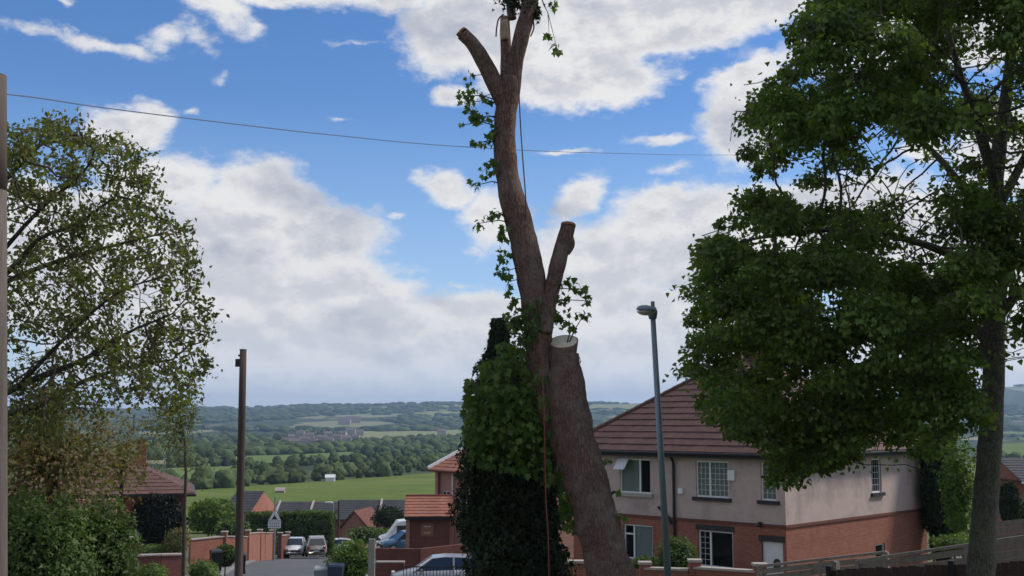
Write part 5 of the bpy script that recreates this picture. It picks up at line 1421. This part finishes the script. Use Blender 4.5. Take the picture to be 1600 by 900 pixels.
# hedge bottom left
bush('shrub', 'green leafy shrub at the bottom left corner beside the grey pole', 'shrub', 55, 862, 12.5, 85, 82, 11000, .055, 'hedge', LEAF_IVY, 6, core='core_dark', lump=.35, shell=.55)
bush('shrub', 'darker rounded shrub right of the bottom left one', 'shrub', 155, 872, 13.5, 56, 85, 8000, .05, 'hedge', LEAF_IVY, 7, core='core_dark', lump=.4, shell=.5)
# sapling with the thin stem
sp = at(290, 760, 26); st = thing('sapling', 'thin straight sapling with a pale green crown, in front of the creeper clad house', 'tree', (sp.x, sp.y, H(sp.x, sp.y)))
z_ = lambda py: at(290, py, 26).z - st.location.z
MB().tube([(0, 0, -.2), (.01, 0, z_(880)), (-.01, 0, z_(800)), (0, 0, z_(740)), (-.05, 0, z_(690)), (-.2, 0, z_(640)), (-.3, 0, z_(600))], [.055, .045, .04, .032, .022, .014, .006], 8).build('stem', 'twig', st, True)
rg = np.random.default_rng(8); n_ = 2600
tw = MB(); cen = []
for k in range(26):
    z = z_(rg.uniform(610, 740)); a = rg.uniform(0, 6.28); L_ = rg.uniform(.35, .95) * (1.0 - .25 * (z - z_(740)) / 2)
    b0_ = Vector((-.02 - .28 * max(0, (z - z_(740))) / (z_(600) - z_(740)), 0, z)); b1_ = b0_ + Vector((math.cos(a) * L_ - .12, math.sin(a) * L_, L_ * .35 - .15))
    tw.tube([b0_, b0_.lerp(b1_, .5) + Vector((0, 0, .06)), b1_], [.010, .006, .003], 4); cen.append((b0_, b1_))
tw.build('twigs', 'twig', st)
P = []
for _ in range(n_):
    b0_, b1_ = cen[rg.integers(26)]; f_ = rg.random() ** .6; q = b0_.lerp(b1_, f_ * 1.1); P.append(np.array(q[:]) + rg.normal(size=3) * np.array([.12, .12, .16]))
o = link('crown', leaf_mesh('crown', np.array(P), rg.normal(size=(n_, 3)) + np.array([0, 0, -.5]), rg.normal(size=(n_, 3)) + np.array([0, -.3, .6]), rg.uniform(.045, .08, n_), LEAF_OVAL, 'birch'), st); o['kind'] = 'stuff'
# creeper on the left house, garden shrubs, hedges
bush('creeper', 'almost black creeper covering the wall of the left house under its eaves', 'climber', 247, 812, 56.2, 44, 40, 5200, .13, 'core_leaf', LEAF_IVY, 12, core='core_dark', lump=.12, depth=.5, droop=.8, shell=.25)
bush('shrub', 'small pale green mound at the foot of the dark creeper', 'shrub', 240, 861, 53, 22, 10, 700, .10, 'hedge_light', LEAF_IVY, 13, lump=.2, ground=True)
bush('shrub', 'reddish brown shrub right of the dark creeper', 'shrub', 278, 845, 53, 20, 20, 900, .11, 'rust_leaf', LEAF_IVY, 14, lump=.3)
bush('shrub', 'light green shrub at the bottom edge below the left garden wall', 'shrub', 235, 898, 44, 24, 16, 900, .10, 'hedge_light', LEAF_IVY, 15, lump=.3)
bush('shrub', 'grass green shrub in the left garden near the black bin', 'shrub', 318, 893, 55, 24, 20, 900, .12, 'hedge_light', LEAF_IVY, 16, lump=.3)
bush('clipped_hedge', 'clipped dark green hedge block on the left pavement before the brown pole', 'hedge', 352, 868, 62, 16, 17, 1600, .10, 'hedge', LEAF_IVY, 17, core='core_dark', lump=.08, droop=0, shell=.15)
bush('shrub', 'large fresh green rounded bush left of the brown pole beyond the brick wall', 'shrub', 332, 806, 96, 36, 26, 3600, .26, 'hedge_light', LEAF_IVY, 18, lump=.25, core='tree_mass')
bush('shrub', 'darker low bush just left of the brown pole', 'shrub', 364, 826, 92, 26, 14, 1500, .22, 'hedge', LEAF_IVY, 19, lump=.2, core='core_dark')
def hedge_box(label, px0, px1, pyt, pyb, D, depth, mat, n_, size, seed, core='core_dark'):
    a, b_ = at(px0, pyt, D), at(px1, pyt, D); zb = at(px0, pyb, D).z
    rg = np.random.default_rng(seed)
    gz_ = min(zb, H(a.x, a.y) + .1); t_ = thing('hedge', label, 'hedge', (a.x, a.y, gz_)); L_ = b_.x - a.x; h = a.z - gz_
    def topz(x): return h * (1 + .10 * mnoise.noise(Vector((x * .9, seed, 0))) + .05 * mnoise.noise(Vector((x * 3, seed, 0))))
    P, nm = [], []
    for _ in range(n_):
        x = rg.uniform(0, L_); f_ = rg.random()
        if f_ < .62: y = -rg.uniform(-.1, .15); z = topz(x) * rg.random(); nrm = (0, -1, .3)
        elif f_ < .9: y = rg.uniform(0, depth); z = topz(x) + rg.uniform(-.15, .1); nrm = (0, 0, 1)
        else: x = 0 if rg.random() < .5 else L_; y = rg.uniform(0, depth); z = topz(x) * rg.random(); nrm = (1 if x > 0 else -1, 0, .2)
        P.append((x, y + .18 * mnoise.noise(Vector((x * 1.3, z * 1.5, seed))) * 2, z)); nm.append(nrm)
    P = np.array(P); nm = np.array(nm) + rg.normal(size=(n_, 3)) * .5
    o_ = link('foliage', leaf_mesh('foliage', P, rg.normal(size=(n_, 3)) + np.array([0, -.4, .2]), nm, rg.uniform(.7, 1.3, n_) * size, LEAF_IVY, mat), t_); o_['kind'] = 'stuff'
    g = MB(); ns = max(2, int(L_ / .8))
    for k in range(ns): x0, x1 = L_ * k / ns, L_ * (k + 1) / ns; g.hexa([(x0, .12, 0), (x1, .12, 0), (x1, depth - .1, 0), (x0, depth - .1, 0), (x0, .15, topz(x0) - .15), (x1, .15, topz(x1) - .15), (x1, depth - .1, topz(x1) - .15), (x0, depth - .1, topz(x0) - .15)])
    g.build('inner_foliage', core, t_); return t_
hedge_box('dark green hedge behind the orange wall, left of the road sign', 384, 430, 804, 838, 109, 1.4, 'hedge', 3600, .20, 21)
hedge_box('long dark green hedge behind the parked cars, right of the road sign', 436, 520, 803, 838, 111, 1.6, 'hedge', 6500, .20, 22)
bush('shrub', 'light green shrub growing over the top of the long dark hedge', 'shrub', 490, 806, 113, 34, 7, 900, .24, 'hedge_light', LEAF_IVY, 23, lump=.2)
bush('shrub', 'dark evergreen bush between the terrace and the white van', 'shrub', 607, 808, 118, 24, 16, 1500, .26, 'ivy', LEAF_IVY, 24, lump=.35, core='core_dark')
bush('shrub', 'dark low scrub behind the van and the pink outbuilding', 'shrub', 575, 836, 108, 32, 12, 1500, .24, 'hedge', LEAF_IVY, 25, lump=.3, core='core_dark')
bush('shrub', 'bright green leafy bush at the bottom, between the road and the concrete post', 'shrub', 548, 882, 47.5, 33, 36, 5200, .105, 'hedge_light', LEAF_IVY, 26, lump=.38, core='core_dark', shell=.45)
bush('shrub', 'dark green shrub behind the lamp post against the brick ground floor', 'shrub', 1060, 872, 38.6, 30, 30, 3200, .10, 'hedge', LEAF_IVY, 27, lump=.35, core='core_dark', shell=.4)
bush('shrub', 'low green shrub under the lower left window of the pebbledashed house', 'shrub', 1012, 880, 39.5, 24, 9, 1200, .09, 'hedge', LEAF_IVY, 28, lump=.25, core='core_dark')
bush('conifer', 'tall black green conifer beside the right corner of the house', 'tree', 1474, 770, 47, 32, 100, 9000, .17, 'ivy', LEAF_IVY, 29, lump=.25, core='core_dark', droop=.9, shell=.3)
bush('shrub', 'bright green shrub between the conifer and the sycamore trunk', 'shrub', 1500, 765, 40, 28, 78, 3800, .12, 'sprout', LEAF_IVY, 30, lump=.5, core=False, shell=.8)
bush('shrub', 'green shrub on the bank right of the sycamore trunk', 'shrub', 1588, 690, 42, 22, 14, 500, .11, 'sprout', LEAF_IVY, 31, lump=.5, core=False) if False else None
bush('conifer', 'dark leaning cone shaped shrub in front of the grey roofed house', 'shrub', 1577, 786, 58, 15, 32, 2600, .13, 'ivy', LEAF_IVY, 32, lump=.15, core='core_dark', shell=.2, droop=.5)
bush('shrub', 'pale green low shrub behind the slanting fence near the conifer', 'shrub', 1490, 848, 38, 30, 12, 1200, .10, 'hedge_light', LEAF_IVY, 33, lump=.3)
bush('shrub', 'round green garden tree beyond the right hand fence', 'shrub', 1610, 800, 64, 26, 22, 1500, .15, 'hedge', LEAF_IVY, 34, lump=.3, core='core_dark')

# ---- the felled tree in the middle
rng = np.random.default_rng(21)
FD = 16.0
bx = at(985, 990, FD)
ft = thing('cut_back_tree', 'bare lopped tree trunk leaning left in the middle, its limbs sawn to stubs', 'tree', (bx.x, FD, H(bx.x, FD)))
fo = Vector(ft.location)
def limb(name, ctrl, mat='bark', seg=22, per=8, jag=.11, seed=0, cap=True):
    C = []
    for (px, py, wd, dd) in ctrl:
        p = at(px, py, FD + dd) - fo; C.append((p.x, p.y, p.z, wd / 2 / 1800 * (FD + dd)))
    P, Rr = smooth_path(C, per)
    return MB().tube(P, Rr, seg, cap, jag, seed).build(name, mat, ft, True), P, Rr
trk, TP, TR = limb('trunk', [(1012, 1075, 140, 0), (1000, 1030, 94, 0), (976, 960, 76, 0), (953, 890, 69, 0), (936, 830, 66, 0), (919, 765, 67, 0), (899, 700, 70, 0), (887, 640, 65, 0), (885, 600, 56, 0), (883, 575, 51, 0), (882, 553, 45, 0)], seg=40, per=18, seed=3)
stm, SPt, SR = limb('stem', [(905, 760, 44, .10), (884, 700, 46, .12), (864, 650, 46, .12), (850, 600, 44, .10), (843, 550, 44, .08), (838, 500, 46, .05), (833, 450, 46, 0), (822, 395, 44, 0), (809, 340, 42, 0), (796, 290, 38, 0), (789, 240, 35, 0), (789, 190, 35, 0), (793, 150, 38, 0), (797, 122, 34, 0)], seg=24, per=9, seed=5)
limb('limb', [(790, 168, 26, 0), (775, 133, 27, -.1), (757, 98, 25, -.2), (740, 70, 23, -.3), (723, 52, 22, -.35)], seg=16, seed=7)
limb('limb', [(716, 50, 12, -.38), (722, 56, 14, -.36), (728, 64, 14, -.33)], seg=10, seed=8)
limb('limb', [(792, 140, 24, .05), (791, 100, 20, .05), (790, 62, 17, .05), (789, 29, 15, .05)], seg=14, seed=9)
limb('limb', [(800, 140, 26, 0), (806, 95, 25, -.05), (815, 55, 25, -.1), (826, 15, 25, -.1), (836, -30, 22, -.1), (842, -80, 20, -.1), (838, -140, 18, 0)], seg=16, seed=10)
limb('limb', [(800, 30, 15, .1), (797, 5, 14, .1), (792, -30, 13, .1), (788, -70, 12, .1)], seg=10, seed=11)
limb('limb', [(852, 520, 22, -.12), (857, 480, 24, -.12), (865, 440, 25, -.12), (875, 400, 25, -.12), (883, 370, 25, -.12), (888, 352, 23, -.12)], seg=16, seed=12)
limb('burr', [(884, 396, 12, -.13), (890, 382, 17, -.14), (890, 368, 12, -.13)], seg=10, seed=13)
0 and limb('limb', [(842, 560, 20, -.05), (820, 548, 16, -.1), (800, 540, 14, -.15), (790, 536, 14, -.18)], seg=12, seed=14)
M['old_cut'] = surface('weathered_cut', (0.20, 0.15, 0.11), (0.13, 0.095, 0.07), 16, 0.9)
M['peeled'] = surface('peeled_wood', (0.42, 0.33, 0.24), (0.26, 0.17, 0.11), 18, 0.85)
# peeled pale wood and sawn faces
limb('torn_wood', [(788.5, 62, 13, -.03), (788, 45, 12, -.04), (788, 31, 11, -.04)], 'peeled', seg=10, jag=.05)
def sawn(px, py, D, rx_, nrm, name='sawn_face', skirt=None):
    c = at(px, py, D) - fo; nrm = Vector(nrm).normalized(); skirt = skirt or nrm * .03; a = nrm.orthogonal().normalized(); b2 = nrm.cross(a)
    outer, inner = [], []
    for k in range(26):
        th = 2 * math.pi * k / 26; j = 1 + .05 * mnoise.noise(Vector((math.cos(th) * 2, math.sin(th) * 2, px)))
        outer.append(c + (a * math.cos(th) + b2 * math.sin(th)) * rx_ * j); 
    V = [tuple(v - skirt) for v in outer] + [tuple(v + nrm * .004) for v in outer]
    F = [(k, (k + 1) % 26, 26 + (k + 1) % 26, 26 + k) for k in range(26)] + [tuple(range(26, 52))]
    if skirt.length > .1:
        MB().add(V, F).build('bark_collar', 'bark', ft); V = [tuple(v + nrm * .002) for v in outer] + [tuple(v + nrm * .005) for v in outer]
    f1 = MB().add(V, F).build(name, 'cambium', ft)
    V = [tuple(c + (v - c) * .91 + nrm * .003) for v in outer] + [tuple(c + (v - c) * .90 + nrm * .010) for v in outer]
    MB().add(V, F).build('heartwood', 'cutwood' if rx_ > .15 else 'old_cut', f1)
sawn(881, 534, FD, .205, (-.10, -.50, .86), skirt=Vector((.03, 0, .20)))
sawn(722, 51, FD - .35, .085, (-.72, .3, .62)); sawn(888, 351, FD - .12, .105, (.1, .25, .95)); sawn(789, 28, FD + .05, .06, (0, .2, 1))
# shoots with single leaves
SH = [(733, 160, 13, 24, 24, 0), (740, 185, 10, 12, 10, 0), (756, 150, 10, 10, 7, 0), (752, 186, 16, 10, 12, 0), (770, 205, 12, 14, 14, 0), (758, 222, 18, 8, 11, 0), (742, 224, 6, 6, 4, 0), (760, 262, 10, 14, 9, 0), (775, 262, 8, 22, 12, 0), (742, 290, 9, 8, 4, 0), (722, 195, 4, 7, 2, 0), (716, 150, 4, 4, 2, 0), (735, 118, 5, 8, 4, 0),
      (778, 335, 12, 8, 10, 1), (765, 340, 10, 6, 8, 1), (748, 349, 8, 5, 6, 1), (784, 365, 8, 14, 12, 1), (787, 400, 9, 16, 14, 1), (783, 425, 8, 8, 8, 1), (794, 440, 6, 16, 9, 1), (800, 470, 8, 10, 8, 1), (805, 500, 14, 14, 14, 1),
      (890, 445, 15, 9, 12, 0), (908, 452, 12, 9, 9, 0), (917, 470, 8, 8, 7, 0), (880, 470, 10, 12, 11, 0), (877, 497, 12, 16, 16, 0), (895, 510, 8, 6, 6, 0), (912, 492, 8, 8, 7, 0), (871, 78, 8, 11, 9, 0), (858, 55, 6, 8, 5, 0), (866, 8, 8, 8, 5, 0),
      (968, 812, 6, 10, 7, 0), (962, 770, 3, 4, 2, 0), (951, 723, 4, 6, 3, 0), (906, 560, 3, 3, 1, 0), (832, 505, 18, 24, 20, 1)]
MASS = [(745, 625, 14, 24, 40), (735, 600, 8, 8, 9), (775, 590, 22, 26, 70), (800, 560, 22, 22, 50), (760, 660, 26, 30, 95), (800, 640, 30, 38, 130), (835, 600, 20, 36, 70), (845, 650, 18, 30, 60), (785, 690, 34, 20, 90), (750, 690, 16, 16, 34), (830, 690, 26, 26, 70), (790, 722, 34, 12, 26), (835, 728, 24, 14, 18), (750, 715, 14, 10, 12), (862, 735, 12, 20, 14), (865, 690, 12, 22, 26), (885, 770, 10, 40, 42), (893, 815, 8, 14, 10), (735, 650, 10, 30, 30)]
leafm = []
for k in range(3):
    tv, tf = LEAF_MAPLE if k else LEAF_LOBED
    me = mesh_from('leaf', tv, [tuple(f) for f in tf], 'sprout'); leafm.append(me)
leafs = []
twm = MB()
stemP = [Vector(p) for p in SPt] + [Vector(p) for p in TP]
for (px, py, rx_, ry_, n_, dk_) in SH:
    c = at(px, py, FD - .05) - fo
    q = min(stemP, key=lambda s_: (s_ - c).length + max(0, s_.z - c.z) * .6)
    mid = q.lerp(c, .5) + Vector((0, -.05, .05))
    if px not in (871, 858, 866): twm.tube([q, mid, c, c + Vector((0, 0, -ry_ * .006))], [.012, .008, .005, .003], 5)
    else: twm.tube([at(838, -20, FD - .1) - fo, at(856, 20, FD - .1) - fo, c], [.010, .006, .003], 5)
    for _ in range(int(n_ * 1.5)):
        a, b_ = rng.normal() * .55, rng.normal() * .55
        p = at(px + a * rx_, py + b_ * ry_, FD + rng.uniform(-.22, .12)) - fo
        leafs.append((p, rng.uniform(.065, .12), rng.normal(size=3) * .6 + np.array([0, 0, -.8])))
        if rng.random() < .4: twm.tube([c, c.lerp(p, .6) + Vector((0, 0, .02)), p], [.004, .003, .002], 4)
for (px, py, rx_, ry_, n_) in MASS:
    c = at(px, py, FD + .3) - fo
    q = min(stemP, key=lambda s_: (s_ - c).length + max(0, s_.z - c.z) * .6)
    twm.tube([q, q.lerp(c, .5) + Vector((0, 0, .1)), c], [.02, .014, .008], 6)
    for _ in range(int(n_ * 3.0)):
        a, b_ = rng.uniform(-1, 1) * 1.1, rng.uniform(-1, 1) * 1.1
        p = at(px + a * rx_, py + b_ * ry_, FD + .25 + rng.uniform(-.45, .7)) - fo
        leafs.append((p, rng.uniform(.065, .125), rng.normal(size=3) * .5 + np.array([0, -.3, -.9])))
twm.build('shoots', 'twig', ft)['kind'] = 'stuff'
idx = rng.permutation(len(leafs)); single = set(idx[:290].tolist())
RP, RA, RS = [], [], []
for i, (p, s_, ax) in enumerate(leafs):
    if i in single:
        o = link('leaf', leafm[i % 3], ft)
        z = Vector(rng.normal(size=3) * .6 + np.array([0, -.3, 1])); y = Vector(ax).normalized(); x = y.cross(z).normalized(); z = x.cross(y)
        o.matrix_local = Matrix.Translation(p) @ Matrix((x, y, z)).transposed().to_4x4() @ Matrix.Scale(s_, 4)
    else: RP.append(p[:]); RA.append(ax); RS.append(s_)
o = link('leaf_mass', leaf_mesh('leaf_mass', np.array(RP), np.array(RA), rng.normal(size=(len(RP), 3)) * .6 + np.array([0, -.3, 1]), np.array(RS), LEAF_MAPLE, 'sprout'), ft); o['kind'] = 'stuff'
# dark withered ivy bunches: top of the tree and on the stem
def ivy_bunch(pxs, n_, mat='ivy', size=.09, name='ivy'):
    P = []
    for _ in range(n_):
        px, py, rx_, ry_, dd = pxs[rng.integers(len(pxs))]
        a = rng.normal(size=3) * .5; P.append((at(px + a[0] * rx_, py + a[1] * ry_, FD + dd + a[2] * rx_ / 112) - fo)[:])
    P = np.array(P)
    o = link(name, leaf_mesh(name, P, rng.normal(size=(n_, 3)) * .6 + np.array([0, -.1, -1]), rng.normal(size=(n_, 3)) * .6 + np.array([0, -1, .4]), rng.uniform(.6, 1.2, n_) * size, LEAF_IVY, mat), ft); o['kind'] = 'stuff'
ivy_bunch([(800, 3, 18, 12, 0), (826, 2, 18, 16, -.1), (835, 18, 8, 10, -.1), (795, -15, 20, 14, 0), (830, -35, 26, 24, 0), (810, -60, 40, 30, 0)], 900, size=.075)
ivy_bunch([(836, 485, 18, 18, -.15), (832, 515, 20, 16, -.15), (820, 530, 16, 14, -.1), (806, 505, 10, 16, 0)], 420, 'hedge', .08)
for px, s in ((787, -1), (831, 1)):
    g = MB(); P, _ = smooth_path([(*(at(px + (0 if s < 0 else 4), 22, FD - .1) - fo), .012), (*(at(px - 8 if s < 0 else px + 2, 30, FD - .1) - fo), .012), (*(at(px - 11 if s < 0 else px + 3, 44, FD - .1) - fo), .01), (*(at(px - 12 if s < 0 else px - 2, 57, FD - .1) - fo), .008)], 5); g.tube(P, .011, 6); g.build('bark_strip', 'twig', ft)

# ---- the dark evergreen mass behind the trunk
ED = 18.0
pe = at(806, 900, ED)
ev = thing('evergreen_tree', 'dark ivy smothered evergreen standing behind the lopped trunk', 'tree', (pe.x, ED, H(pe.x, ED)))
eo = np.array(ev.location)
PR = [(497, 779, 11), (512, 780, 14), (530, 778, 16), (552, 782, 26), (580, 786, 40), (610, 795, 52), (640, 800, 62), (680, 803, 74), (720, 804, 84), (760, 804, 90), (800, 803, 91), (850, 806, 88), (900, 808, 84), (960, 808, 84), (1040, 808, 70)]
PY = np.array([p[0] for p in PR], float); PXc = np.array([p[1] for p in PR], float); PW = np.array([p[2] for p in PR], float) * .93
n_ = 26000
yy = 497 + (1040 - 497) * rng.random(n_) ** .8
cx, hw = np.interp(yy, PY, PXc), np.interp(yy, PY, PW)
th = rng.uniform(0, 2 * math.pi, n_)
P, AX, NM = [], [], []
for y_, c_, w_, t_ in zip(yy, cx, hw, th):
    z = at(c_, y_, ED).z; x = at(c_, y_, ED).x; r = w_ / 1800 * ED
    lu = 1 + .34 * mnoise.noise(Vector((math.cos(t_) * 1.6, math.sin(t_) * 1.6, z * 1.3))) + .34 * mnoise.noise(Vector((math.cos(t_) * 4.5, math.sin(t_) * 4.5, z * 2.6)))
    r *= lu * (1 - .28 * rng.random() ** 1.5)
    P.append((x + math.cos(t_) * r, ED + math.sin(t_) * r, z)); AX.append((math.cos(t_) * .5, math.sin(t_) * .5, -1)); NM.append((math.cos(t_), math.sin(t_), .35))
o = link('crown', leaf_mesh('crown', np.array(P) - eo, np.array(AX) + rng.normal(size=(n_, 3)) * .6, np.array(NM) + rng.normal(size=(n_, 3)) * .6, rng.uniform(.045, .10, n_), LEAF_IVY, 'ivy'), ev); o['kind'] = 'stuff'
cr_ = [(*(at(c_, y_, ED) - Vector(eo)), w_ / 1800 * ED * .74) for y_, c_, w_ in PR[::-1]]
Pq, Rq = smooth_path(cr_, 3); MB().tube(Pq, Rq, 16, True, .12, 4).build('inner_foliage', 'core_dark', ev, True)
MB().tube([(0, 0, -.3), (0, 0, 1.0)], [.2, .15], 10).build('trunk', 'bark_grey', ev)

# ---------------------------------------------------------------- haze over the valley
hz, t, b = new_mat('haze')
t.nodes.remove(b)
pv = N(t, 'ShaderNodeVolumePrincipled', {'Color': (0.50, 0.72, 1.0, 1), 'Density': 0.000115, 'Anisotropy': 0.2})
t.links.new(pv.outputs[0], t.nodes['Material Output'].inputs['Volume'])
M['haze'] = hz
tag(MB().box(-7400, 7400, -1600, 9700, -60, 190).build('haze', 'haze'), 'thin blue haze lying over the valley', kind='stuff')
